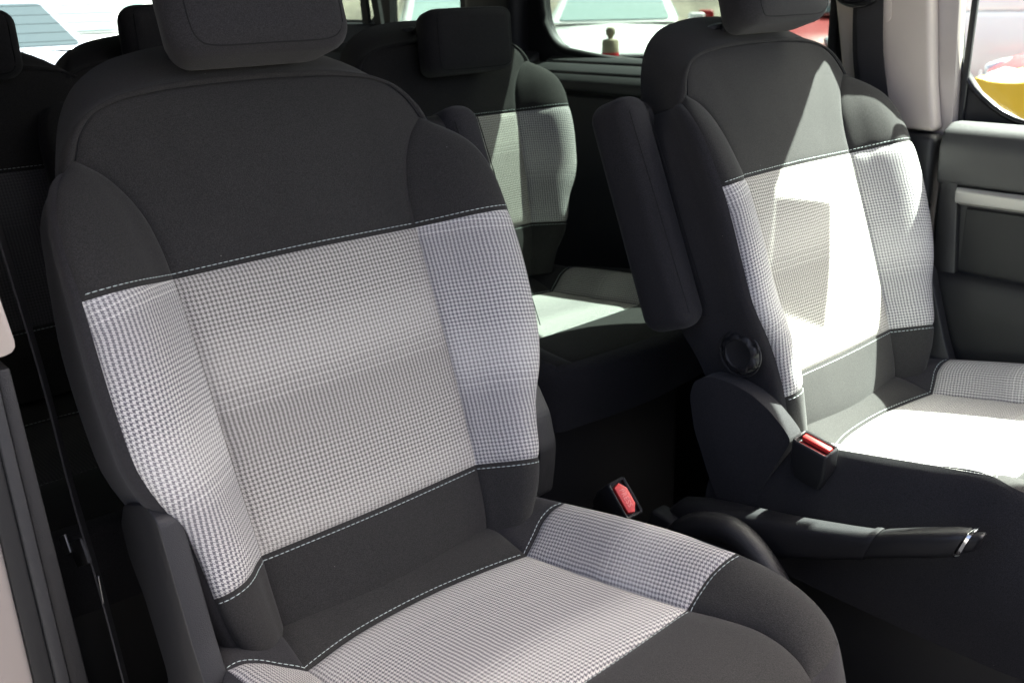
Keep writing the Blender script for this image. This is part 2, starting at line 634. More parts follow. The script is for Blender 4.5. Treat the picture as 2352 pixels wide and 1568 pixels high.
def lathe(name, prof, center, axis, m, parent=None, seg=40, mod=None):
    """revolve (radius, height) profile about axis through center"""
    ax = np.asarray(axis, float)
    ax /= np.linalg.norm(ax)
    e1 = np.cross(ax, (0, 0, 1.0) if abs(ax[2]) < 0.9 else (1.0, 0, 0))
    e1 /= np.linalg.norm(e1)
    e2 = np.cross(ax, e1)
    V, F = [], []
    for j, (rr, h) in enumerate(prof):
        for q in range(seg):
            a = 2 * math.pi * q / seg
            k = mod(a, j) if mod else 1.0
            V.append(np.asarray(center) + ax * h + rr * k * (math.cos(a) * e1 + math.sin(a) * e2))
    for j in range(len(prof) - 1):
        for q in range(seg):
            F.append((j * seg + q, j * seg + (q + 1) % seg, (j + 1) * seg + (q + 1) % seg, (j + 1) * seg + q))
    F.append(tuple(range(seg))[::-1])
    F.append(tuple((len(prof) - 1) * seg + q for q in range(seg)))
    bm = bmesh.new()
    vs_ = [bm.verts.new(v) for v in V]
    for f in F:
        bm.faces.new([vs_[i] for i in f])
    return from_bm(name, bm, m, parent, angle=35)


# ------------------------------------------------------------------ the seats
INNER = [(.150, -.03, -.02), (.154, .035, -.012), (.157, .07, -.005), (.159, .105, -.002), (.160, .14, 0), (.162, .20, .001), (.164, .28, .002), (.165, .36, .002),
         (.166, .42, .001), (.168, .467, 0), (.171, .507, -.002), (.178, .540, -.003), (.190, .568, -.005), (.206, .592, -.008), (.230, .613, -.012)]
OUTER = [(.200, -.02, .0), (.215, .045, .012), (.229, .085, .026), (.237, .125, .036), (.243, .17, .041), (.252, .208, .045), (.266, .24, .050), (.278, .275, .052),
         (.284, .34, .055), (.285, .41, .056), (.284, .460, .053), (.283, .52, .044), (.278, .55, .034), (.264, .580, .013), (.244, .603, -.014)]
CAPS = [(.230, .613, -.012), (.217, .640, -.014), (.196, .662, -.016), (.165, .675, -.018), (.12, .681, -.018), (.06, .684, -.018), (0, .685, -.018)]
CAPB = [(.228, .598, -.110), (.215, .643, -.110), (.200, .684, -.110), (.178, .716, -.110), (.144, .740, -.110), (.08, .757, -.110), (0, .762, -.110)]


def build_seat(name, loc, label, cat, rec=0.3592, z0=0.5, vscale=1.0, inner_side=1, front=True, res=1.0, head=(0.697, 0.915), head_w=0.028, group=None, cz=0.0, slope=0.179, weave=None):
    root = empty(name, loc, label, cat, group)
    UP = np.array([0, math.sin(rec), math.cos(rec)])
    NV = np.array([0, -math.cos(rec), math.sin(rec)])
    n_ = lambda k: max(int(k * res), 10)

    def bk(u, v, w):
        return np.array([u, 0, z0]) + UP * v * vscale + NV * w

    def cu(u, y, h):
        return np.array([u, y, z0 + 0.0197 + cz - slope * y + h])
    dI, dO = spline(INNER, 0, False), spline(OUTER, 0, False)

    def cut(D, va, vb, sgn, n=18):
        """part of a column curve between two heights; sgn mirrors it"""
        v = np.linspace(va, vb, n)
        P = np.stack([np.interp(v, D[:, 1], D[:, 0]) * sgn, v, np.interp(v, D[:, 1], D[:, 2])], 1)
        return [bk(*p) for p in P]

    def row(vi, vo, sgn, bump=1.0):
        """inner seam to outer seam across the bolster"""
        a = np.array([np.interp(vi, dI[:, 1], dI[:, 0]), vi, np.interp(vi, dI[:, 1], dI[:, 2])])
        b = np.array([np.interp(vo, dO[:, 1], dO[:, 0]), vo, np.interp(vo, dO[:, 1], dO[:, 2])])
        pts = []
        for f, bw in ((0, 0), (.2, .009), (.4, .021), (.6, .026), (.8, .020), (.93, .010), (1, 0)):
            p = a * (1 - f) + b * f
            p[2] += bw * bump
            pts.append(bk(p[0] * sgn, p[1], p[2]))
        return pts
    fw = NV
    VT, VU, VL, VB = .613, .467, .14, -.02
    UO, LO = .460, .125
    # centre of the backrest
    insert = Panel([bk(-.160, VL, 0), bk(0, VL - .002, .0), bk(.160, VL, 0)], [bk(-.168, VU, 0), bk(0, VU + .002, .0), bk(.168, VU, 0)],
                   cut(dI, VL, VU, -1), cut(dI, VL, VU, 1), fw, .0045, .006, .006, n_(44), n_(44))
    insert.build('backrest_insert', weave or 'check', root, (-.164, .14))
    upper = Panel([bk(-.168, VU, 0), bk(0, VU + .002, .0), bk(.168, VU, 0)],
                  [bk(-p[0], p[1], p[2]) for p in CAPS] + [bk(*p) for p in CAPS[::-1][1:]],
                  cut(dI, VU, VT, -1), cut(dI, VU, VT, 1), fw, .003, .005, .005, n_(60), n_(36))
    upper.build('upper_back_panel', 'cloth', root)
    lower = Panel([bk(-.150, VB, -.02), bk(0, VB, -.015), bk(.150, VB, -.02)], [bk(-.160, VL, 0), bk(0, VL - .002, .0), bk(.160, VL, 0)],
                  cut(dI, VB, VL, -1), cut(dI, VB, VL, 1), fw, .003, .005, .005, n_(40), n_(24), (0, 1, 1, 1))
    lower.build('lower_back_panel', 'cloth', root)
    stitches('stitching', upper.line('b', .006), root)
    stitches('stitching', lower.line('t', .006), root)
    for sg in (-1, 1):
        bi = Panel(row(VL, LO, sg), row(VU, UO, sg), cut(dI, VL, VU, sg), cut(dO, LO, UO, sg), fw, .004, .006, 0, n_(30), n_(44))
        bi.build('bolster_insert', weave or 'check_b', root, (.165, .14), sign=(sg, 1))
        bu = Panel(row(VU, UO, sg), [bk(sg * .230, .613, -.012), bk(sg * .2375, .609, -.010), bk(sg * .244, .603, -.014)], cut(dI, VU, VT, sg), cut(dO, UO, .603, sg), fw, .003, .005, 0, n_(30), n_(30))
        bu.build('upper_bolster_panel', 'cloth', root)
        bl = Panel(row(VB, VB, sg, .5), row(VL, LO, sg), cut(dI, VB, VL, sg), cut(dO, VB, LO, sg), fw, .003, .005, 0, n_(24), n_(24), (0, 1, 1, 1))
        bl.build('lower_bolster_panel', 'cloth', root)
        stitches('stitching', bu.line('b', .006), root)
        stitches('stitching', bl.line('t', .006), root)
        # side of the backrest
        side_off = lambda v: float(np.interp(v, (.0, .43, .52, .603), (-.004, -.004, -.017, -.012)))

        def srow(v, k=1.0):
            u, w = np.interp(v, dO[:, 1], dO[:, 0]), np.interp(v, dO[:, 1], dO[:, 2])
            e = side_off(v)
            return [bk(sg * u, v, w), bk(sg * (u + .006 + .4 * e), v, w * .7 - .005), bk(sg * (u + e + .004), v, -.045), bk(sg * (u + e), v, -.09), bk(sg * (u + e - .012), v - .004, -.112)]
        back_e = [bk(sg * (np.interp(v, dO[:, 1], dO[:, 0]) + float(np.interp(v, (.0, .43, .52, .603), (-.004, -.004, -.017, -.012))) - .012), v - .004, -.112) for v in np.linspace(VB, .603, 24)]
        sp = Panel(srow(VB), srow(.603, .4), cut(dO, VB, .603, sg, 30), back_e, (sg, 0, 0), .004, .007, 0, n_(20), n_(44), (0, 1, 1, 0))
        sp.build('side_panel', 'cloth_side', root)
    # shoulder cap over the top, and the back
    tip = lambda sg: row(VT, .603, sg, .55)[:1] + [bk(sg * .2375, .609, -.010), bk(sg * .244, .603, -.014), bk(sg * .240, .603, -.055), bk(sg * .228, .598, -.110)]
    capb = [bk(-.228, .598, -.110)] + [bk(-p[0], p[1], p[2]) for p in CAPB[1:]] + [bk(*p) for p in CAPB[::-1][1:-1]] + [bk(.228, .598, -.110)]
    cap = Panel([bk(-p[0], p[1], p[2]) for p in CAPS] + [bk(*p) for p in CAPS[::-1][1:]], capb, tip(-1), tip(1), (0, .3, 1), .0025, .005, .008, n_(60), n_(30), (1, 0, 1, 1), (1, .9))
    capo = cap.build('shoulder_cap', 'cloth', root)
    tube('seam', [bk(-p[0], p[1], p[2] + .0022) for p in CAPS] + [bk(p[0], p[1], p[2] + .0022) for p in CAPS[::-1][1:]], .0010, 'seam', capo, seg=6, n=90)
    bs = [[bk(sg * (np.interp(v, dO[:, 1], dO[:, 0]) + float(np.interp(v, (.0, .43, .52, .603), (-.004, -.004, -.017, -.012))) - .012), v - .004, -.112) for v in np.linspace(VB, .603, 24)] for sg in (-1, 1)]
    Panel([bs[0][0], bs[1][0]], capb, bs[0], bs[1], (0, 1, 0), .004, .006, .008, n_(20), n_(30)).build('rear_cover', 'cloth_side', root)

    # headrest: rounded cushion with a seam round its front face, on two posts
    hv0, hv1 = head
    hh = (hv1 - hv0)
    bm = bmesh.new()
    bmesh.ops.create_cube(bm, size=1)
    for v in bm.verts:
        v.co = Vector((v.co.x * .232, v.co.y * hh, v.co.z * .088))
    bmesh.ops.bevel(bm, geom=list(bm.edges), offset=.030, segments=7, profile=.5, affect='EDGES', clamp_overlap=True)
    bmesh.ops.subdivide_edges(bm, edges=[e for e in bm.edges if e.calc_length() > .03], cuts=5, use_grid_fill=True)
    hc = hv0 + hh / 2
    for v in bm.verts:
        x, y, z = v.co
        x *= 1 - .20 * max(0, .2 - z / .044) / 1.2            # narrower behind
        z += .010 * (1 - (x / .128) ** 2) * (1 if z > 0 else -.4)   # crowned front
        z += .018 * (y / hh)                               # leans forward
        v.co = Vector(bk(x, hc + y, head_w + z))
    hr = from_bm('headrest', bm, 'cloth_side', root, angle=80)
    fz = lambda x, y: head_w + .018 * (y / hh) + .044 - .005 + .010 * (1 - (x / .128) ** 2) * .6
    bvh = BVHTree.FromPolygons([v.co[:] for v in hr.data.vertices], [p.vertices[:] for p in hr.data.polygons])
    ring = []
    for k in range(49):
        a = 2 * math.pi * k / 48
        ex = 2 / 8.0
        x = .096 * math.copysign(abs(math.cos(a)) ** ex, math.cos(a))
        y = (hh / 2 - .004) * math.copysign(abs(math.sin(a)) ** ex, math.sin(a))
        q_ = bvh.find_nearest(Vector(bk(x, hc + y, fz(x, y))))
        ring.append(np.array(q_[0]) - np.array(q_[1]) * .0002)
    tube('seam', ring, .0011, 'seam', hr, seg=6, n=120)
    for sg in (-1, 1):
        tube('headrest_post', [bk(sg * .06, .70, -.06), bk(sg * .06, max(hv0 + .04, .745), head_w - .030)], .006, 'plastic', root)
        lathe('post_guide', [(.020, 0), (.020, .006), (.013, .010)], bk(sg * .06, .722, -.056), UP, 'plastic', root, 24)

    # cushion
    RS = [(-.166, -.041, 0), (-.10, -.024, 0), (-.03, -.018, 0), (.03, -.019, 0), (.10, -.029, 0), (.166, -.043, 0)]
    FS = [(-.170, -.302, 0), (0, -.306, 0), (.170, -.302, 0)]
    inn = lambda sg: [cu(sg * .166, -.042, 0), cu(sg * .167, -.15, -.001), cu(sg * .169, -.25, -.001), cu(sg * .170, -.302, 0)]
    outc = lambda sg: [cu(sg * .250, -.03, .043), cu(sg * .252, -.12, .045), cu(sg * .252, -.22, .045), cu(sg * .247, -.310, .042)]
    rearb = lambda sg: [cu(sg * .166, -.042, 0), cu(sg * .190, -.034, .014), cu(sg * .215, -.026, .030), cu(sg * .233, -.026, .039), cu(sg * .250, -.03, .043)]
    frb = lambda sg: [cu(sg * .170, -.302, 0), cu(sg * .190, -.301, .013), cu(sg * .210, -.302, .027), cu(sg * .230, -.306, .037), cu(sg * .247, -.310, .042)]
    ci = Panel([cu(*p) for p in RS], [cu(*p) for p in FS], inn(-1), inn(1), (0, 0, 1), .0045, .006, .003, n_(44), n_(40))
    ci.build('cushion_insert', weave or 'check_c', root, (-.166, 0), sign=(1, 1))
    rc = Panel([cu(-.165, .11, .030), cu(0, .11, .03), cu(.165, .11, .030)], [cu(*p) for p in RS],
               [cu(-.165, .11, .03), cu(-.163, .02, .026), cu(-.166, -.041, 0)], [cu(.165, .11, .03), cu(.163, .02, .026), cu(.166, -.043, 0)], (0, 0, 1), .005, .008, .004, n_(40), n_(24), (0, 1, 1, 1))
    rc.build('cushion_rear_panel', 'cloth', root)
    stitches('stitching', rc.line('t', .0055), root)
    frs = lambda sg: [cu(sg * .170, -.302, 0), cu(sg * .175, -.348, .001), cu(sg * .181, -.386, -.003), cu(sg * .179, -.415, -.008), cu(sg * .171, -.443, -.015), cu(sg * .158, -.466, -.022)]
    fe = [cu(-.158, -.466, -.022), cu(-.08, -.480, -.024), cu(0, -.484, -.025), cu(.08, -.480, -.024), cu(.158, -.466, -.022)]
    fc = Panel([cu(*p) for p in FS], fe, frs(-1), frs(1), (0, -.3, 1), .005, .008, .010, n_(40), n_(30))
    fc.build('cushion_front_panel', 'cloth', root)
    stitches('stitching', fc.line('b', .0055), root)
    ZB = z0 - .145
    osil = lambda sg: [cu(sg * .247, -.310, .042), cu(sg * .253, -.340, .033), cu(sg * .254, -.370, .024), cu(sg * .250, -.40, .014), cu(sg * .240, -.43, .002), cu(sg * .220, -.458, -.013)]
    for sg in (-1, 1):
        cb = Panel(rearb(sg), frb(sg), inn(sg), outc(sg), (0, 0, 1), .0045, .006, .002, n_(28), n_(40))
        cb.build('cushion_bolster_insert', weave or 'check_c', root, (.166, .06), sign=(sg, 1))
        q = Panel([cu(sg * .165, .11, .030), cu(sg * .21, .11, .034), cu(sg * .255, .10, .03)], rearb(sg),
                  [cu(sg * .165, .11, .03), cu(sg * .163, .02, .026), cu(sg * .166, -.042, 0)], [cu(sg * .255, .10, .03), cu(sg * .254, .03, .038), cu(sg * .250, -.03, .043)],
                  (0, 0, 1), .005, .008, .004, n_(24), n_(24), (0, 1, 1, 1))
        q.build('cushion_rear_corner', 'cloth_side', root)
        stitches('stitching', q.line('t', .0055), root)
        fq = Panel(frb(sg), [cu(sg * .158, -.466, -.022), cu(sg * .19, -.466, -.018), cu(sg * .220, -.458, -.013)], frs(sg), osil(sg), (sg * .3, -.2, 1), .005, .008, .006, n_(28), n_(30))
        fq.build('cushion_front_corner', 'cloth', root)
        stitches('stitching', fq.line('b', .0055), root)
        # side skirt of the cushion
        top = [cu(sg * .255, .10, .03), cu(sg * .254, .03, .038)] + outc(sg) + osil(sg)[1:]
        bot = [(sg * .262, .13, ZB), (sg * .272, 0, ZB), (sg * .275, -.15, ZB), (sg * .272, -.30, ZB), (sg * .262, -.40, ZB), (sg * .232, -.458, ZB)]
        sk = Panel(bot, top, [bot[0], (sg * .268, .125, z0 - .06), top[0]], [bot[-1], (sg * .240, -.468, z0 - .01), top[-1]], (sg, 0, 0), .005, .008, .010, n_(50), n_(20), (0, 1, 1, 1))
        sk.build('cushion_side_skirt', 'cloth_side', root)
    ap = Panel([(-.232, -.458, ZB), (0, -.478, ZB), (.232, -.458, ZB)],
               [cu(-.220, -.458, -.013), cu(-.19, -.466, -.018)] + fe + [cu(.19, -.466, -.018), cu(.220, -.458, -.013)],
               [(-.232, -.458, ZB), (-.240, -.468, z0 - .01), cu(-.220, -.458, -.013)], [(.232, -.458, ZB), (.240, -.468, z0 - .01), cu(.220, -.458, -.013)], (0, -1, 0), .005, .008, .012, n_(40), n_(20), (0, 1, 1, 1))
    ap.build('cushion_front_apron', 'cloth_side', root)
    # plinth on the floor
    rbox('seat_base', (.44, .50, ZB - .01), (0, -.14, (ZB - .01) / 2 + .004), 'plastic', root, .02)
    return root, bk, cu


A0 = (0.0, 0.0, 0.0)
B0 = (0.8847, -0.1228, 0.0)
seatA, bkA, cuA = build_seat('front_seat', A0, 'charcoal and checked grey front seat nearest the camera, unlit by the sun', 'car seat')
seatB, bkB, cuB = build_seat('front_seat', B0, 'front seat by the far door with bright sun patches on back and cushion', 'car seat')


def side_parts(seat, bk, sg, knob=True):
    """fold-up armrest, recliner cover, bracket and knob on the side sg of a front seat"""
    rec = 0.3592
    UPv, NV = Vector(bk(0, 1, 0) - bk(0, 0, 0)), Vector(bk(0, 0, 1) - bk(0, 0, 0))
    c = Vector(bk(sg * (.309 if knob else .336), .450, -.083))
    R = Matrix((Vector((1, 0, 0)), NV, UPv)).transposed()

    def tap(co):
        k = co.z / .2
        return (co.x * (1 + .05 * k), co.y * (1.0 - .08 * k) - .004 * k, co.z)
    a = rbox('armrest', (.064, .094, .370), c, 'cloth_side', seat, .028, 6, R, tap)
    for sx in (-1, 1):
        pts = []
        for t in np.linspace(-1, 1, 12):
            pts.append(np.array(c) + R @ Vector((sx * .0215, .0472 - .004 * t - .0042 * t, t * .160)))
        tube('seam', pts, .0007, 'seam', a, seg=6)
    lathe('armrest_pivot', [(.028, 0), (.028, .05), (.024, .054)], np.array(bk(sg * .262, .60, -.085)), (sg, 0, 0), 'plastic', seat, 28)
    # recliner cover: cloth-covered plastic shell at the foot of the backrest
    if knob:
        ly = [(.158, .60), (.150, .630), (.120, .646), (.076, .646), (.040, .638), (.008, .622), (-.020, .600), (-.034, .585), (-.020, .555), (.004, .505), (.022, .455), (.034, .40), (.075, .40), (.112, .47), (.146, .545)]
        prism('recliner_cover', rounded(ly, .010, 4), 'x', sg * .250, sg * .282, 'cloth_side', seat, .010, 3)
    else:
        ly = [(.150, .60), (.135, .69), (.090, .715), (.064, .710), (.038, .672), (.026, .625), (.030, .585), (.036, .545), (.060, .535), (.110, .50)]
        prism('recliner_cover', rounded(ly, .010, 4), 'x', sg * .258, sg * .290, 'plastic_grey', seat, .006, 3)
    if knob:
        cc = np.array((sg * .268, .075, .693))
        mod = lambda an, j: 1.0 - (.15 * (0.5 + 0.5 * math.cos(8 * an)) ** 2 if j in (1, 2, 3) else 0)
        kb = lathe('recline_knob', [(.0335, -.008), (.0335, .001), (.0325, .004), (.030, .006), (.0235, .0065), (.022, .004), (.020, .0035), (.004, .0035)], cc, (sg, 0, 0), 'plastic', seat, 72, mod)
        tube('knob_rim', [cc + np.array((sg * .0, .037 * math.cos(t), .037 * math.sin(t))) for t in np.linspace(0, 2 * math.pi, 25)], .0018, 'plastic', kb, n=72)


side_parts(seatA, bkA, 1, False)
side_parts(seatB, bkB, -1)
# grey plastic hinge bracket on the door side of each front seat
for seat, sg in ((seatA, -1), (seatB, 1)):
    prism('hinge_bracket', rounded([(y_ + .022, z_) for y_, z_ in [(.125, .680), (.105, .712), (.035, .740), (.008, .732), (-.014, .665), (-.036, .600), (-.070, .52), (-.075, .42), (.060, .42), (.060, .52), (.090, .600), (.118, .640)]], .009, 4),
          'x', sg * .250, sg * .276, 'plastic', seat, .008, 3)


# ------------------------------------------------------------------ second-row seats
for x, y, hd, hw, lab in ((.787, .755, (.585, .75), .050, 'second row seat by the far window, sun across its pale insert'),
                          (-.185, .82, (.655, .792), .01, 'second row seat with shade in its weave colour behind the nearest front seat, leftmost in view'),
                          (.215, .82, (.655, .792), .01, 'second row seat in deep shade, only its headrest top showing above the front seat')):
    build_seat('second_row_seat', (x, y, 0), lab, 'car seat', rec=.20, z0=.608, vscale=.78, res=.7, head=hd, head_w=hw, group='second row seats', cz=-.075, slope=.09, weave=None if x > .5 else 'check_dark')  # left seats take the weave with shade in its colour



# ------------------------------------------------------------------ seat belt buckles
def buckle(name, top, axis, long_, label, red_in_slot, text=False, length=.085, lw=.058, sw=.030):
    """top = centre of the end face, axis = out of the end face, long_ = along its long side"""
    az = Vector(axis).normalized()
    ay = Vector(long_)
    ay = (ay - az * ay.dot(az)).normalized()
    ax = ay.cross(az)
    R = Matrix((ax, ay, az)).transposed().to_4x4()
    root = empty(name, top, label, 'buckle')
    root.matrix_world = Matrix.Translation(top) @ R
    # housing: open-ended shell of four walls so that the end is recessed
    t = .0042
    bm = bmesh.new()
    prof = [(lw / 2, 0), (lw / 2, -length * .55), (lw / 2 * .80, -length)]
    rings = []
    def ring(wx, wy, z, rr):
        out = []
        for sx, sy in ((1, 1), (-1, 1), (-1, -1), (1, -1)):
            for k in range(5):
                a = {(1, 1): 0, (-1, 1): 90, (-1, -1): 180, (1, -1): 270}[(sx, sy)] + 90 * k / 4
                out.append(bm.verts.new((sx * (wx - rr) + rr * math.cos(math.radians(a)), sy * (wy - rr) + rr * math.sin(math.radians(a)), z)))
        return out
    rings = [ring(sw / 2 - t, lw / 2 - t, -.010, .002), ring(sw / 2 - t, lw / 2 - t, -.0006, .002), ring(sw / 2 - t * .5, lw / 2 - t * .5, .0006, .004), ring(sw / 2 - .0006, lw / 2 - .0006, -.0006, .005), ring(sw / 2, lw / 2, -.003, .005),
             ring(sw / 2, lw / 2, -length * .6, .005), ring(sw / 2 * .82, lw / 2 * .78, -length, .005)]
    for a, b in zip(rings, rings[1:]):
        for i in range(20):
            bm.faces.new((a[i], a[(i + 1) % 20], b[(i + 1) % 20], b[i]))
    bm.faces.new(rings[0])
    bm.faces.new(rings[-1][::-1])
    h = from_bm('housing', bm, 'plastic', root, angle=50)
    if red_in_slot:
        rbox('release_button', (.010, lw - .013, .008), (-.005, 0, -.0045), 'red', root, .0018)
        rbox('slot_lining', (.009, lw - .013, .002), (.0065, 0, -.0085), 'red_dark', root, .0005)
    else:
        bm = bmesh.new()
        L2 = lw / 2 - .0055
        poly = [(-.001, -L2), (.0095, -L2 + .004), (.0095, L2 - .004), (-.001, L2), (-.0095, L2 - .012), (-.0095, -L2 + .012)]
        lo = [bm.verts.new((x, y, -.008)) for x, y in poly]
        hi = [bm.verts.new((x * .94, y * .97, .0026)) for x, y in poly]
        bm.faces.new(hi)
        bm.faces.new(lo[::-1])
        for i in range(6):
            bm.faces.new((lo[i], lo[(i + 1) % 6], hi[(i + 1) % 6], hi[i]))
        bevel(bm, .0009, 2)
        bt = from_bm('release_button', bm, 'red', root)
        if text:
            cv = bpy.data.curves.new('press', 'FONT')
            cv.body = 'PRESS'
            cv.size = .0105
            cv.extrude = .0004
            cv.align_x = 'CENTER'
            cv.align_y = 'CENTER'
            cv.space_character = 1.1
            tmp = bpy.data.objects.new('tmp', cv)
            me = bpy.data.meshes.new_from_object(tmp)
            bpy.data.objects.remove(tmp)
            me.materials.append(M['red_light'])
            for f_ in me.polygons:
                f_.material_index = 0
            o = bpy.data.objects.new('press_lettering', me)
            COL.objects.link(o)
            o.parent = bt
            o.matrix_local = Matrix.Translation((.001, 0, .0028)) @ Matrix.Rotation(math.radians(-90 if text == 1 else 90), 4, 'Z')
    strap('stalk', [(0, 0, -length + .004), (0, .002, -length - .03), (0, .004, -length - .11)], (0, 1, 0), lw * .55, .008, 'plastic', root, 12)
    return root


pA = at_x(1437, 1143, .365)
buckle('seat_belt_buckle', Vector(pA), (-.28, -.70, .64), (0, -.66, -.72), 'black buckle with bright red button beside the nearest front seat', False, text=2, lw=.060, sw=.031)
pB = at_x(1873, 1018, .600)
buckle('seat_belt_buckle', Vector(pB), (-.22, -.16, 1), (0, -1, -.28), 'black buckle with sunlit red slot against the far front seat', True, lw=.060, sw=.034, length=.07)

# ------------------------------------------------------------------ handbrake between the seats
hb = empty('handbrake_lever', (.55, -.03, .0), 'black handbrake lever with chrome tipped grip beside the far front seat', 'handbrake')


def hb_loft(name, secs, m, parent, seg=24, e=3.2):
    """lofted super-elliptic sections: (y, z, half width, half height) in world, tilted with the lever"""
    V, F = [], []
    for (y, z, a, b) in secs:
        for q in range(seg):
            t = 2 * math.pi * q / seg
            cx = math.copysign(abs(math.cos(t)) ** (2 / e), math.cos(t)) * a
            cz = math.copysign(abs(math.sin(t)) ** (2 / e), math.sin(t)) * b
            V.append((cx, y + .03 - cz * .30, z + cz * .95))
    n = len(secs)
    for k in range(n - 1):
        for q in range(seg):
            F.append((k * seg + q, k * seg + (q + 1) % seg, (k + 1) * seg + (q + 1) % seg, (k + 1) * seg + q))
    F.append(tuple(range(seg))[::-1])
    F.append(tuple((n - 1) * seg + q for q in range(seg)))
    bm = bmesh.new()
    vv = [bm.verts.new(v) for v in V]
    for f in F:
        bm.faces.new([vv[i] for i in f])
    return from_bm(name, bm, m, parent, angle=45)


hb_loft('lever_arm', [(.03, .40, .020, .02), (.01, .410, .024, .040), (-.03, .418, .026, .046), (-.11, .437, .025, .043), (-.20, .460, .022, .038), (-.28, .487, .019, .030), (-.315, .500, .018, .026), (-.322, .503, .018, .024)], 'plastic', hb)
hb_loft('collar', [(-.316, .501, .0195, .0275), (-.322, .5035, .0195, .0275), (-.327, .505, .0185, .0265)], 'plastic', hb)
hb_loft('grip', [(-.324, .504, .0165, .0235), (-.335, .510, .0175, .0245), (-.38, .531, .0180, .0250), (-.42, .549, .0180, .0245), (-.440, .558, .0165, .0225), (-.445, .560, .0145, .0195)], 'satin', hb)
hb_loft('end_ring', [(-.4425, .559, .0170, .0232), (-.446, .5607, .0186, .0248), (-.4505, .5628, .0170, .0228)], 'chrome', hb)
hb_loft('release_button', [(-.448, .562, .0110, .0150), (-.460, .5672, .0110, .0150), (-.463, .5685, .0085, .0120)], 'satin', hb)
# plate that carries the lever, with a raised curved rim
arc = [(.06, .0), (.06, .35)] + [(.03 - .16 * math.sin(t), .28 + .15 * math.cos(t)) for t in np.linspace(.0, 1.45, 14)] + [(-.16, .0)]
prism('lever_bracket', [(y + .03, z) for y, z in arc], 'x', -.045, -.010, 'plastic', hb, .006, 3)
rim = [tuple(at_x(px_, py_, .495) - np.array(hb.location)) for px_, py_ in ((1545, 1240), (1580, 1214), (1634, 1206), (1680, 1219), (1718, 1249), (1755, 1297), (1788, 1350), (1816, 1400), (1850, 1470))]
tube('bracket_rim', rim, .021, 'plastic', hb, seg=14, n=70)


# ------------------------------------------------------------------ van: floor, roof, side walls
def structure(o):
    o['kind'] = 'structure'
    return o


structure(rbox('van_floor', (1.80, 4.3, .06), (.44, .95, -.03), 'carpet', None, .004))
structure(rbox('van_roof', (1.712, 3.57, .05), (.406, 1.365, 1.70), 'headliner', None, .01))

# dashboard across the front of the cabin, just behind the camera's right shoulder
db = prism('dashboard', [(-1.02, .0), (-1.02, .52), (-1.00, .70), (-1.06, .82), (-1.20, .86), (-1.45, .84), (-1.45, 0)], 'x', -.36, 1.20, 'plastic', None, .02, 4)
tag(db, 'dark moulded dashboard across the front of the cabin', 'dashboard')
visor = rbox('sun_blocker', (.62, .40, .022), (.70, -.575, 1.656), 'headliner', None, .009, 4, (math.radians(2), 0, 0))  # added unseen panel, sized to keep sun off the near cushion
tag(visor, 'grey visor panel added out of view at the windscreen edge to block sun', 'sun blocker')
XW = 1.235                                  # inner face of the far side
van = empty('van_body', (1.26, .9, 0), 'far side and rear of the van interior with cream pillar and dark window sills', 'van body')


def wall_ring(name, hole, y0, y1, z0, z1, x0, x1, m, parent, n=72):
    """flat wall with one opening: hole = (y, z) loop; x0 inner face, x1 outer face (world coordinates)"""
    H = resample(np.vstack([hole, hole[:1]]), n + 1)[:-1]
    c = H.mean(0)
    O = []
    for p in H:
        d = p - c
        k = min([(q - cc) / dd for q, cc, dd in ((y1 if d[0] > 0 else y0, c[0], d[0]), (z1 if d[1] > 0 else z0, c[1], d[1])) if abs(dd) > 1e-9])
        O.append(c + d * k)
    for corner in ((y0, z0), (y0, z1), (y1, z0), (y1, z1)):
        j = int(np.argmin([np.hypot(*(o - np.array(corner))) for o in O]))
        O[j] = np.array(corner, float)
    ox, oy, oz = parent.location if parent else (0, 0, 0)
    V = [(x0 - ox, p[0] - oy, p[1] - oz) for p in H] + [(x0 - ox, p[0] - oy, p[1] - oz) for p in O] + [(x1 - ox, p[0] - oy, p[1] - oz) for p in H] + [(x1 - ox, p[0] - oy, p[1] - oz) for p in O]
    F = []
    for i in range(n):
        j = (i + 1) % n
        F += [(i, j, n + j, n + i), (2 * n + i, 3 * n + i, 3 * n + j, 2 * n + j), (i, 2 * n + i, 2 * n + j, j), (n + i, n + j, 3 * n + j, 3 * n + i)]
    bm = bmesh.new()
    vv = [bm.verts.new(v) for v in V]
    for f in F:
        bm.faces.new([vv[i] for i in f])
    return from_bm(name, bm, m, parent, angle=30)


def pane(name, hole, x, parent, m='glass_tint'):
    c = np.mean(hole, 0)
    ox, oy, oz = parent.location
    P = np.array([c + (p - c) * 1.02 for p in hole])
    V = [(x - ox, p[0] - oy, p[1] - oz) for p in P] + [(x + .004 - ox, p[0] - oy, p[1] - oz) for p in P]
    n = len(P)
    F = [tuple(range(n)), tuple(range(2 * n - 1, n - 1, -1))] + [(i, n + i, n + (i + 1) % n, (i + 1) % n) for i in range(n)]
    return mk(name, V, F, m, parent, smooth=False)


def seal(name, hole, x, r, parent, m='rubber'):
    ox, oy, oz = parent.location
    P = [(x - ox, p[0] - oy, p[1] - oz) for p in np.vstack([hole, hole[:1]])]
    return tube(name, P, r, m, parent, seg=8, n=140)


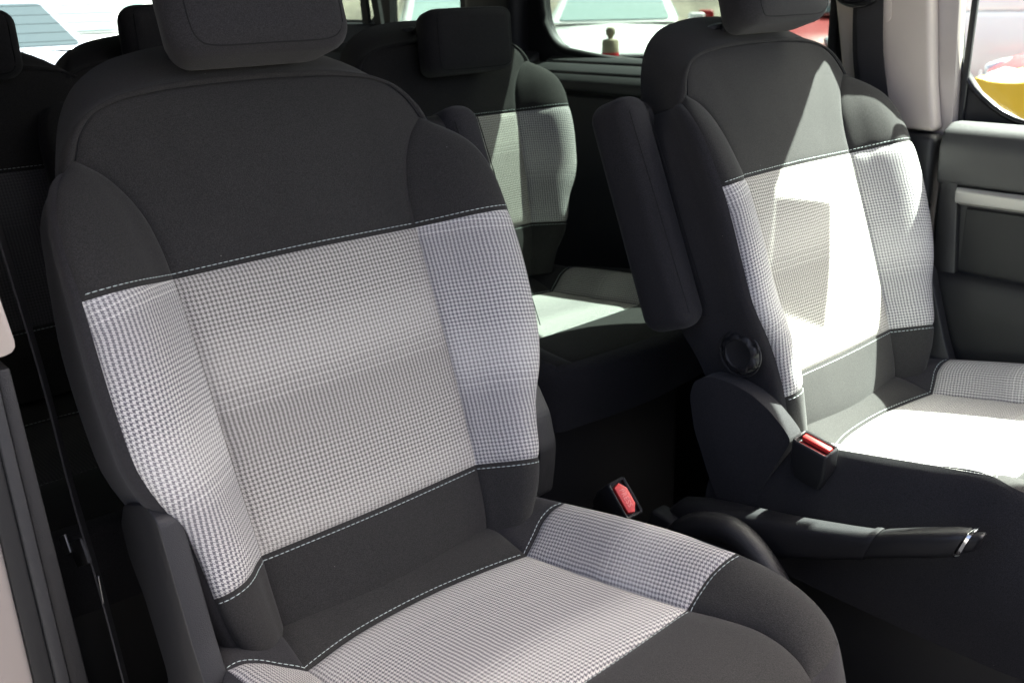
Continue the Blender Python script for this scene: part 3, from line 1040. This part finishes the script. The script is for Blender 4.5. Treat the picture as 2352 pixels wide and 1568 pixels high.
# sliding-door window and the rear quarter window
H2 = rounded([(.215, 1.040), (1.055, 1.080), (1.075, 1.60), (.235, 1.605)], [.03, .12, .06, .06])
wall_ring('window_surround', H2, .19, 1.13, .98, 1.68, 1.262, 1.292, 'plastic', van)
pane('window_pane', H2, 1.276, van)
seal('window_seal', H2, 1.262, .010, van)
H3 = rounded([(1.395, 1.060), (1.745, 1.075), (1.72, 1.565), (1.395, 1.57)], [.03, .03, .05, .05])
wall_ring('window_surround', H3, 1.30, 1.775, .90, 1.68, 1.262, 1.292, 'plastic', van)
pane('window_pane', H3, 1.276, van)
H4 = rounded([(1.81, 1.150), (2.55, 1.150), (2.50, 1.56), (1.81, 1.57)], .05)
wall_ring('window_surround', H4, 1.777, 2.9, .90, 1.68, 1.262, 1.292, 'plastic', van)
pane('window_pane', H4, 1.276, van)
off = lambda p: tuple(np.asarray(p, float) - np.array(van.location))
# C-pillar cover: swelling panel between the two windows
rbox('pillar_cover', (.075, .215, .76), off((1.249, 1.222, 1.30)), 'plastic', van, .03, 5)
# window sill of the sliding door: three ledges separated by dark grooves
ox, oy, oz = van.location
for k, (xa, za, xb, zb) in enumerate(((1.256, 1.068, 1.232, 1.058), (1.229, 1.054, 1.196, 1.036), (1.193, 1.032, 1.176, 1.014))):
    for_y = (.23, 1.02 + .035 * k)
    poly = [(xa - ox, za - oz), (xb - ox, zb - oz), (xb - .002 - ox, zb - .02 - oz), (xa - ox, zb - .03 - oz)]
    prism('window_ledge', poly, 'y', for_y[0] - oy, for_y[1] - oy, 'sill', van, .004, 2)
prism('ledge_end', [(1.256 - ox, 1.08 - oz), (1.20 - ox, 1.05 - oz), (1.178 - ox, 1.01 - oz), (1.25 - ox, .97 - oz)], 'y', 1.057 - oy, 1.30 - oy, 'sill', van, .012, 3)
# lower side trim
rbox('lower_side_trim', (.05, 1.05, .985), off((1.212, .66, .4925)), 'plastic', van, .015)
rbox('lower_side_trim', (.07, 1.70, .90), off((1.245, 2.05, .45)), 'plastic', van, .015)
q = [(1.72, .90), (2.9, .90), (2.9, 1.142), (1.772, 1.142), (1.742, 1.10), (1.735, 1.04)]
prism('quarter_trim', [(a - oy, b - oz) for a, b in q], 'x', 1.205 - ox, 1.2615 - ox, 'plastic', van, .006)
prism('trim_ledge', [(a - oy, b - oz) for a, b in [(1.80, 1.055), (2.9, 1.055), (2.9, 1.085), (1.80, 1.085)]], 'x', 1.190 - ox, 1.207 - ox, 'plastic_grey', van, .004)
for px0, px1 in (((837, 0), (843, 52)), ((863, 0), (872, 54))):
    a, b = at_x(*px0, 1.225), at_x(*px1, 1.225)
    d = b - a
    strap('window_bar', [off(a - d * 6), off(a), off(b + d * .3)], (0, 1, 0), .034, .012, 'rubber', van, 12)

# B-pillar on the far side: cream cover, dark foot, jamb
fr = [(-.030, .962), (-.024, .99), (-.012, 1.05), (.008, 1.195), (.042, 1.28), (.066, 1.36), (.066, 1.41), (.033, 1.487), (-.018, 1.558), (-.061, 1.626), (-.09, 1.67)]
bp_poly = [(a - oy, b - oz) for a, b in fr + [(.32, 1.67), (.26, 1.41), (.198, 1.195), (.165, 1.04), (.150, .97), (.10, .966)]]
prism('pillar_trim', bp_poly, 'x', 1.222 - ox, 1.262 - ox, 'cream', van, .010, 4)
jam = [(a - oy, b - oz) for a, b in [(-.05, .20), (-.045, .97), (-.028, 1.195), (.03, 1.33), (.13, 1.45), (.14, 1.66), (.30, 1.66), (.24, 1.41), (.196, 1.195), (.18, .2)]]
prism('pillar_jamb', jam, 'x', 1.2625 - ox, 1.292 - ox, 'paint_beige', van, .004)
prism('pillar_foot', [(a - oy, b - oz) for a, b in [(-.045, .05), (-.038, .958), (.15, .958), (.17, .05)]], 'x', 1.212 - ox, 1.2615 - ox, 'plastic', van, .014, 4)
# recessed height-adjuster plate behind the belt
prism('adjuster_plate', [(a - oy, b - oz) for a, b in rounded([(.075, 1.155), (.165, 1.163), (.20, 1.36), (.10, 1.36)], .015, 4)], 'x', 1.2195 - ox, 1.2225 - ox, 'cream', van, .001)
# rear doors with a heated window
RY = 3.02
Hr = rounded([(-.25, .98), (1.14, .98), (1.08, 1.56), (-.19, 1.56)], .08)
bmH = resample(np.vstack([Hr, Hr[:1]]), 73)[:-1]
rw = wall_ring('rear_door', np.array([(p[0], p[1]) for p in Hr]), -.46, 1.34, 0, 1.68, 0, .05, 'plastic', None)
for v in rw.data.vertices:
    x, y, z = v.co
    v.co = (y - ox, RY + x - oy, z - oz)
rw.data.update()
rw.parent = van
V = [(p[0] - ox, RY + .02 - oy, p[1] - oz) for p in Hr]
rp = mk('rear_window_pane', V, [tuple(range(len(V)))], 'glass_tint', van, False)
for k in range(18):
    z = 1.0 + .031 * k
    rbox('heater_wire', (1.26, .0012, .0016), (.445 - ox, RY + .012 - oy, z - oz), 'rubber', rp, 0)

# near side: rear part of the van wall, seen only as shade behind the nearest seat
near = empty('van_side_wall', (-.39, .6, 0), 'near side pillar with cream cover, grey jamb strips and body paint, left edge', 'van body')
nx, ny, nz = near.location
rbox('lower_side_trim', (.05, 2.6, 1.0), (-.425 - nx, 1.72 - ny, .5), 'plastic', near, .01)
rbox('upper_side_trim', (.04, 2.6, .72), (-.435 - nx, 1.72 - ny, 1.345), 'plastic', near, .01)
# jamb strips of the near B-pillar (they lean with the pillar)
def strip(name, xl_t, xr_t, xl_b, xr_b, yf, yb, zt, zb, m):
    poly = [((xl_b) - nx, zb), ((xr_b) - nx, zb), ((xr_t) - nx, zt), ((xl_t) - nx, zt)]
    return prism(name, poly, 'y', yf - ny, yb - ny, m, near, .003, 2)
strip('door_seal_strip', -.376, -.363, -.363, -.337, .100, .42, .905, .0, 'plastic_grey')
strip('jamb_strip', -.388, -.3765, -.3790, -.3635, .094, .42, .905, .0, 'sill')
strip('rubber_seal', -.404, -.3885, -.402, -.3795, .098, .42, .97, .0, 'rubber')
strip('body_jamb', -.50, -.4045, -.50, -.4025, .104, .42, 1.68, -.2, 'paint_beige')
prism('pillar_trim', [(a - nx, b) for a, b in rounded([(-.400, .915), (-.353, .918), (-.362, 1.0), (-.366, 1.68), (-.42, 1.68)], [.006, .012, .01, .005, .005], 4)], 'y', .10 - ny, .36 - ny, 'cream', near, .004, 2)

# the near front door stands open behind the photographer
od = empty('open_front_door', (-.46, -1.06, 0), 'near front door standing wide open towards the front of the van', 'car door')
od.rotation_euler = (0, 0, math.radians(10))
Ho = rounded([(-1.02, .98), (-.10, .98), (-.10, 1.25), (-.55, 1.62), (-.98, 1.62)], .05)
frame_ = wall_ring('door_panel', np.array(Ho), -1.10, 0, .05, 1.68, 0, .07, 'plastic', None)
for v in frame_.data.vertices:
    x, y, z = v.co
    v.co = (y, x, z)
frame_.data.update()
frame_.parent = od
mk('window_pane', [(p[0], .035, p[1]) for p in Ho], [tuple(range(len(Ho)))], 'glass', od, False)
rbox('arm_rest', (.45, .07, .06), (-.55, .10, .72), 'plastic_grey', od, .02)

# ------------------------------------------------------------------ seat belts
sb = empty('seat_belt', (1.19, .10, 1.20), 'dark webbing belt hanging down the cream pillar by the far front seat', 'seat belt')
sx_, sy_, sz_ = sb.location
strap('webbing', [(1.204 - sx_, .115 - sy_, 1.215 - sz_), (1.200 - sx_, .100 - sy_, 1.10 - sz_), (1.202 - sx_, .072 - sy_, .98 - sz_), (1.197 - sx_, .04 - sy_, .60 - sz_), (1.195 - sx_, .03 - sy_, .12 - sz_)], (-.10, .99, 0), .050, .0016, 'webbing', sb)
strap('webbing_fold', [(1.2085 - sx_, .128 - sy_, 1.215 - sz_), (1.2075 - sx_, .117 - sy_, 1.10 - sz_), (1.2075 - sx_, .092 - sy_, .98 - sz_), (1.204 - sx_, .055 - sy_, .60 - sz_)], (-.05, .99, 0), .046, .0016, 'webbing', sb)
ring = [(-.010 + .014 * math.sin(t) * 0, .125 - .10 + .043 * math.cos(t), .018 + .026 * math.sin(t)) for t in np.linspace(0, 2 * math.pi, 25)]
tube('guide_loop', ring, .010, 'gloss', sb, n=60)
nb = empty('seat_belt', (-.31, .15, .6), 'dark belt webbing and steel tongue hanging beside the left edge pillar', 'seat belt')
bx, by, bz = nb.location
strap('webbing', [(-.318 - bx, .30 - by, 1.22 - bz), (-.312 - bx, .251 - by, 1.009 - bz), (-.311 - bx, .20 - by, .854 - bz), (-.310 - bx, .172 - by, .70 - bz), (-.310 - bx, .152 - by, .643 - bz), (-.310 - bx, .119 - by, .498 - bz), (-.310 - bx, .08 - by, .10 - bz)], (.35, .93, 0), .040, .0018, 'webbing', nb, 60)
tg = at_x(185, 1268, -.318)
rbox('tongue', (.006, .055, .030), (tg[0] - bx, tg[1] - by, tg[2] - bz), 'plastic_grey', nb, .0025, 2, (math.radians(-30), 0, 0))
tg2 = at_x(150, 1250, -.322)
rbox('tongue_plate', (.003, .030, .022), (tg2[0] - bx, tg2[1] - by, tg2[2] - bz), 'metal', nb, .001, 2, (math.radians(-30), 0, 0))
a, b = at_x(226, 1322, -.316), at_x(238, 1385, -.316)
tube('steel_edge', [tuple(np.array(a) - np.array(nb.location)), tuple(np.array(b) - np.array(nb.location))], .0009, 'metal', nb)

# ------------------------------------------------------------------ far front door
door = empty('front_door', (1.25, -.5, 0), 'closed far front door with dark trim panel, silver grip strip and window', 'car door')
dx, dy, dz = door.location
D1 = rounded([(-.95, .955), (-.95, 1.05), (-.60, 1.80), (.11, 1.80), (.14, 1.77), (.145, 1.60), (.13, 1.45), (.055, 1.32)] +
             [tuple(at_x(a_, b_, 1.293)[1:]) for a_, b_ in ((2203, 0), (2203, 90), (2207, 140), (2218, 175), (2238, 205), (2268, 235), (2305, 262), (2352, 284))], .010, 3)
wall_ring('window_frame', D1, -1.12, .17, .90, 1.84, 1.2935, 1.315, 'plastic', door)
pane('window_pane', D1, 1.303, door, 'glass')
seal('window_seal', D1, 1.290, .006, door, 'gloss')
prism('seal_strip', [(1.283 - dx, .2), (1.293 - dx, .2), (1.293 - dx, 1.25), (1.283 - dx, 1.25)], 'y', -.052 - dy, -.040 - dy, 'rubber', door, .003)
Y0, Y1 = -1.10, -.055


def door_prof(name, poly, y0, y1, m, r=.006, seg=3):
    return prism(name, [(x - dx, z) for x, z in poly], 'y', y0 - dy, y1 - dy, m, door, r, seg)


door_prof('sill_trim', [(1.290, .20), (1.290, .975), (1.262, .983), (1.225, .984), (1.200, .972), (1.190, .945), (1.194, .876), (1.212, .870), (1.212, .20)], Y0, Y1, 'sill', .010, 4)
door_prof('silver_strip', [(1.211, .868), (1.192, .874), (1.186, .866), (1.189, .846), (1.211, .838)], Y0, -.098, 'silver', .003)
door_prof('grip_shadow_panel', [(1.211, .836), (1.204, .834), (1.207, .716), (1.211, .716)], Y0, -.115, 'door_dark', .002)
door_prof('lower_trim', [(1.2115, .714), (1.190, .712), (1.178, .700), (1.172, .66), (1.176, .56), (1.190, .40), (1.195, .10), (1.2115, .10)], Y0, -.075, 'door_dark', .008, 3)
prism('door_edge_trim', [(a_ - dy, b_) for a_, b_ in rounded([(-.073, .10), (-.066, .93), (-.092, .93), (-.113, .715), (-.113, .10)], .01, 4)], 'x', 1.196 - dx, 1.213 - dx, 'plastic_grey', door, .004)
# added unseen sheet at the door glass, shaped to cast the far seat's shadow patch
sheet = prism('shadow_caster_sheet', [(-.083, 1.464), (-.180, 1.448), (-.190, 1.74), (-.106, 1.74)], 'x', 1.2980, 1.2986, 'body_white')
tag(sheet, 'sheet added out of view on the far front door glass to cast a shadow', 'shadow caster')
rbox('roof_rail', (.08, 2.85, .14), off((1.27, 1.575, 1.735)), 'headliner', van, .01)


# ------------------------------------------------------------------ outside: ground, wall, parked vehicles
GZ = -.45


def gz(x, y):
    """the yard rises gently away from the van"""
    return GZ + .026 * min(max(0.0, .66 * x + .75 * y - 1.5), 18.0)


gx = [-60, -20, -6, -2, 0, 1, 2, 4, 6, 8, 10, 12, 14, 18, 24, 40, 80]
structure(mk('ground', [(x, y, gz(x, y)) for y in gx for x in gx], [(j * 17 + i, j * 17 + i + 1, j * 17 + i + 18, j * 17 + i + 17) for j in range(16) for i in range(16)], 'asphalt', None, True))
M['car_white'] = mat('white_car_paint', (0.78, 0.78, 0.76), 0.25, coat=0.6)
M['car_silver'] = mat('silver_blue_car_paint', (0.50, 0.53, 0.62), 0.3, metal=.3, coat=0.5)
M['car_red'] = mat('red_car_paint', (0.28, 0.012, 0.014), 0.4)
M['car_glass'] = mat('car_window_glass', (0.26, 0.35, 0.34), 0.08, spec=0.8)
M['car_glass_dark'] = mat('dark_car_glass', (0.05, 0.07, 0.08), 0.08, spec=0.8)
M['lamp'] = mat('headlamp', (0.6, 0.63, 0.66), 0.15, metal=.3)
M['tail'] = mat('tail_lamp', (0.55, 0.02, 0.03), 0.25)
M['tyre'] = mat('tyre', (0.02, 0.02, 0.02), 0.8)
M['rim'] = mat('wheel_rim', (0.5, 0.5, 0.52), 0.3, metal=.8)
M['yellow'] = mat('yellow_tarpaulin', (0.55, 0.32, 0.01), 0.5, bump=.4, bscale=25)
M['post'] = mat('cream_post', (0.30, 0.26, 0.17), 0.6)


def quad_panel(name, q, m, parent, lift=.012, inset=.0, rnd=.08):
    """rounded pane lying on a quad, a little proud of it"""
    Q = np.asarray(q, float)
    n = np.cross(Q[1] - Q[0], Q[3] - Q[0])
    n /= np.linalg.norm(n)
    s2 = rounded([(0, 0), (1, 0), (1, 1), (0, 1)], rnd, 5)
    def bil(a, b):
        return Q[0] * (1 - a) * (1 - b) + Q[1] * a * (1 - b) + Q[2] * a * b + Q[3] * (1 - a) * b
    P = [bil(inset + (1 - 2 * inset) * a, inset + (1 - 2 * inset) * b) for a, b in s2]
    k = len(P)
    V = [p + n * lift for p in P] + [p - n * lift for p in P]
    F = [tuple(range(k)), tuple(range(2 * k - 1, k - 1, -1))] + [(i, k + i, k + (i + 1) % k, (i + 1) % k) for i in range(k)]
    return mk(name, V, F, m, parent, False)


def car(name, loc, heading, label, paint, shape='saloon', glass='car_glass', scale=1.0):
    """parked car; local +Y is its nose. heading = direction (x, y) of the nose"""
    root = empty(name, loc, label, 'car', 'parked vehicles outside')
    root.rotation_euler = (0, 0, math.atan2(-heading[0], heading[1]))
    root.scale = (scale,) * 3
    if shape == 'saloon':
        prof = [(-2.15, .55), (-2.12, .88), (-1.7, .98), (-1.2, 1.0), (.85, .98), (1.3, .92), (1.85, .80), (2.08, .66), (2.14, .45)]
        gh = [(-1.55, 1.0), (-.85, 1.44), (.10, 1.47), (1.02, .98)]
        bands = [(-1.25, -.42), (-.36, .72)]
    elif shape == 'estate':
        prof = [(-2.20, .55), (-2.20, .92), (-1.7, 1.0), (-1.2, 1.0), (.85, .98), (1.3, .92), (1.85, .80), (2.08, .66), (2.14, .45)]
        gh = [(-2.12, 1.0), (-1.72, 1.44), (.10, 1.47), (1.02, .98)]
        bands = [(-1.78, -1.16), (-1.02, -.34), (-.20, .80)]
    elif shape == 'panel_van':
        prof = [(-2.25, .55), (-2.25, 1.02), (-1.7, 1.06), (-1.0, 1.06), (1.0, 1.05), (1.5, 1.0), (1.95, .86), (2.2, .66), (2.25, .45)]
        gh = [(-2.22, 1.04), (-2.10, 1.88), (.55, 1.90), (1.45, 1.03)]
        bands = [(.30, 1.12)]
    else:
        prof = [(-2.25, .55), (-2.25, 1.02), (-1.7, 1.06), (-1.0, 1.06), (1.0, 1.05), (1.5, 1.0), (1.95, .86), (2.2, .66), (2.25, .45)]
        gh = [(-2.22, 1.04), (-2.02, 1.80), (.55, 1.86), (1.45, 1.03)]
        bands = [(-1.95, -1.05), (-.95, -.02), (.06, 1.12)]
    hw = .89
    ys = np.linspace(prof[0][0], prof[-1][0], 41)
    zt = np.interp(ys, [p[0] for p in prof], [p[1] for p in prof])
    V, F = [], []
    K = 11
    for y, z in zip(ys, zt):
        e = 1 - .16 * max(0, (abs(y) - 1.5) / .7) ** 2
        for k, (fx, fz) in enumerate(((-.92, 0), (-1.0, .12), (-1.0, .55), (-.975, .88), (-.90, .98), (0, 1.03), (.90, .98), (.975, .88), (1.0, .55), (1.0, .12), (.92, 0))):
            V.append((fx * hw * e, y, .22 + (z - .22) * fz))
    n = len(ys)
    for j in range(n - 1):
        for k in range(K):
            F.append((j * K + k, j * K + (k + 1) % K, (j + 1) * K + (k + 1) % K, (j + 1) * K + k))
    F += [tuple(range(K)), tuple((n - 1) * K + k for k in range(K))[::-1]]
    bm = bmesh.new()
    vv = [bm.verts.new(v) for v in V]
    for f in F:
        bm.faces.new([vv[i] for i in f])
    body = from_bm('body', bm, paint, root, angle=50)
    # cabin
    wb, wt = hw * .90, hw * (.66 if shape in ('saloon', 'estate') else .76)
    g = [(gh[0], wb), (gh[1], wt), (gh[2], wt), (gh[3], wb)]
    L = [np.array((-w, y, z)) for (y, z), w in g]
    R = [np.array((w, y, z)) for (y, z), w in g]
    bm = bmesh.new()
    lv = [bm.verts.new(p) for p in L]
    rv = [bm.verts.new(p) for p in R]
    bm.faces.new(lv)
    bm.faces.new(rv[::-1])
    for i in range(4):
        bm.faces.new((lv[i], rv[i], rv[(i + 1) % 4], lv[(i + 1) % 4]))
    bmesh.ops.recalc_face_normals(bm, faces=bm.faces)
    bmesh.ops.bevel(bm, geom=list(bm.edges), offset=.07, segments=4, profile=.5, affect='EDGES', clamp_overlap=True)
    cab = from_bm('cabin', bm, paint, root, angle=50)
    quad_panel('windscreen', [L[3], R[3], R[2], L[2]], glass, cab, .014, .075, .06)
    quad_panel('rear_window', [R[0], L[0], L[1], R[1]], glass, cab, .014, .09, .06)
    for sg, E_ in ((-1, L), (1, R)):
        for a, b in bands:
            def pt(y, f):
                # point on the side at base height f=0, roof f=1
                z0, z1 = 1.03 if shape in ('saloon', 'estate') else 1.09, gh[1][1] - .09
                w = wb + (wt - wb) * ((z0 + (z1 - z0) * f) - gh[0][1]) / (gh[1][1] - gh[0][1])
                return np.array((sg * w, y, z0 + (z1 - z0) * f))
            ta, tb = a, b
            lim_f = lambda y, f: min(y, gh[3][0] + (gh[2][0] - gh[3][0]) * f - .10)
            lim_r = lambda y, f: max(y, gh[0][0] + (gh[1][0] - gh[0][0]) * f + .10)
            qd = [pt(lim_r(ta, 0), 0), pt(lim_f(tb, 0), 0), pt(lim_f(tb, 1), 1), pt(lim_r(ta, 1), 1)]
            if sg < 0:
                qd = [qd[1], qd[0], qd[3], qd[2]]
            quad_panel('side_window', qd, glass, cab, .012, .0, .10)
        m_ = rbox('door_mirror', (.20, .10, .13), (sg * (hw + .10), gh[3][0] - .15, 1.02), paint, root, .04, 4)
        for wy in (-1.32, 1.32):
            w = lathe('wheel', [(.30, -.10), (.32, -.08), (.32, .08), (.30, .10), (.21, .10)], (sg * (hw - .10), wy, .32), (sg, 0, 0), 'tyre', root, 32)
            lathe('rim', [(.205, .095), (.19, .105), (.05, .10), (.03, .115)], (sg * (hw - .10), wy, .32), (sg, 0, 0), 'rim', w, 24)
        zl = .70 if shape in ('saloon', 'estate') else .80
        rbox('headlamp', (.34, .22, .14), (sg * .62, 1.92, zl), 'lamp', root, .05, 4, (math.radians(-20), 0, sg * -.35))
        rbox('tail_lamp', (.20, .10, .20 if shape in ('saloon', 'estate') else .42), (sg * .74, -2.13 if shape in ('saloon', 'estate') else -2.24, .84 if shape in ('saloon', 'estate') else .92), 'tail', root, .03, 3)
    rbox('grille', (.86, .06, .15), (0, 2.06, .60), 'gloss', root, .02)
    rbox('grille_bar', (.92, .03, .025), (0, 2.10, .68), 'chrome', root, .008)
    rbox('lower_grille', (1.1, .06, .14), (0, 2.11, .38), 'gloss', root, .02)
    rbox('number_plate', (.5, .02, .11), (0, 2.15, .46), 'car_white', root, .004)
    return root


def far(px, dist):
    """ground position seen in the direction of picture column px at a horizontal distance"""
    d = pray(px, 100)[:2]
    d = d / np.linalg.norm(d)
    x, y = float(CAM_POS[0] + d[0] * dist), float(CAM_POS[1] + d[1] * dist)
    return (x, y, gz(x, y)), d


p, d = far(1410, 13.4)
car('parked_car', p, (-d[0], -d[1]), 'white parked car facing the van, framed by the middle side window', 'car_white')
p, d = far(1052, 13.4)
car('parked_car', p, (-d[0] + .10, -d[1] - .05), 'white parked car seen left of the second row headrest', 'car_white')
p, d = far(1800, 14.2)
car('parked_car', p, (-d[0], -d[1]), 'red parked car mostly hidden behind the far front seat headrest', 'car_red')
p, d = far(300, 14.6)
car('parked_car', p, (d[1], -d[0] + .25), 'white estate car seen side on through the rear window', 'car_white', 'estate', 'car_glass')
p, d = far(-20, 12.4)
car('parked_car', p, (d[1] * .2 - d[0], -d[0] * .2 - d[1]), 'silver blue car at the upper left edge through the rear window', 'car_silver', 'estate', 'car_glass_dark')
p, d = far(2330, 14.0)
car('parked_van', p, (d[1], -d[0]), 'white panel van outside the far front door window', 'car_white', 'panel_van', 'car_glass')
p, d = far(2250, 10.0)
hd_ = np.array((-d[1], d[0]))
p = (p[0] - 2.14 * hd_[0], p[1] - 2.14 * hd_[1], p[2])
car('parked_car', p, tuple(hd_), 'red car glimpsed low through the far front door window', 'car_red')
# cream post with a red foot between the van and the white car
p, d = far(1402, 7.0)
po = empty('parking_post', p, 'cream post with rounded head and red band outside the middle window', 'post')
lathe('shaft', [(.058, 1.14), (.058, 1.212), (.050, 1.226), (.018, 1.232)], (0, 0, 0), (0, 0, 1), 'post', po, 32)
lathe('red_band', [(.059, 0), (.059, 1.14)], (0, 0, 0), (0, 0, 1), 'tail', po, 32)
lathe('head', [(.016, 1.230), (.018, 1.24), (.031, 1.258), (.034, 1.282), (.026, 1.302), (.010, 1.308)], (0, 0, 0), (0, 0, 1), 'post', po, 32)
# yellow tarpaulin heap beside the far door
p, d = far(2440, 6.0)
bm = bmesh.new()
bmesh.ops.create_grid(bm, x_segments=40, y_segments=40, size=.5)
for v in bm.verts:
    x, y = v.co.x, v.co.y
    r = max(abs(x), abs(y)) / .5
    h = 1.11 - (max(0, r - .62) / .38) ** .8 * .95
    h += .03 * mnoise.noise(Vector((x * 4, y * 4, 1.3))) + .006 * mnoise.noise(Vector((x * 16, y * 16, 4)))
    fold = .05 * math.sin(18 * math.atan2(y, x)) * max(0, r - .55)
    k = min(1, .62 / max(r, 1e-6)) if r > .62 else 1
    v.co = Vector((x * k * (1.0 + fold * 1.5) * (1 + .12 * max(0, r - .62)), y * k * (1 + fold * 1.5) * (1 + .12 * max(0, r - .62)), h))
yt = from_bm('yellow_tarpaulin', bm, 'yellow', None, angle=80)
yt.location = p
tag(yt, 'crumpled yellow tarpaulin over a crate, lower right of the far door window', 'tarpaulin')
so = yt.modifiers.new('thick', 'SOLIDIFY')
so.thickness = .01
# pale rubble bank rising behind the parked cars
cx, d = far(1176, 17.5)
bm = bmesh.new()
bmesh.ops.create_grid(bm, x_segments=150, y_segments=40, size=1)
for v in bm.verts:
    x, y = v.co.x * 45, (v.co.y + 1) * 9
    h = .62 * y + .5 * mnoise.noise(Vector((x * .25, y * .25, 0))) + .35 * mnoise.noise(Vector((x * .9, y * .9, 3))) + .22 * mnoise.noise(Vector((x * 2.3, y * 2.3, 7)))
    v.co = Vector((x, y, h - .25))
w = from_bm('embankment', bm, 'stone', None, angle=80)
w.location = cx
w.rotation_euler = (0, 0, -YAW)
structure(w)
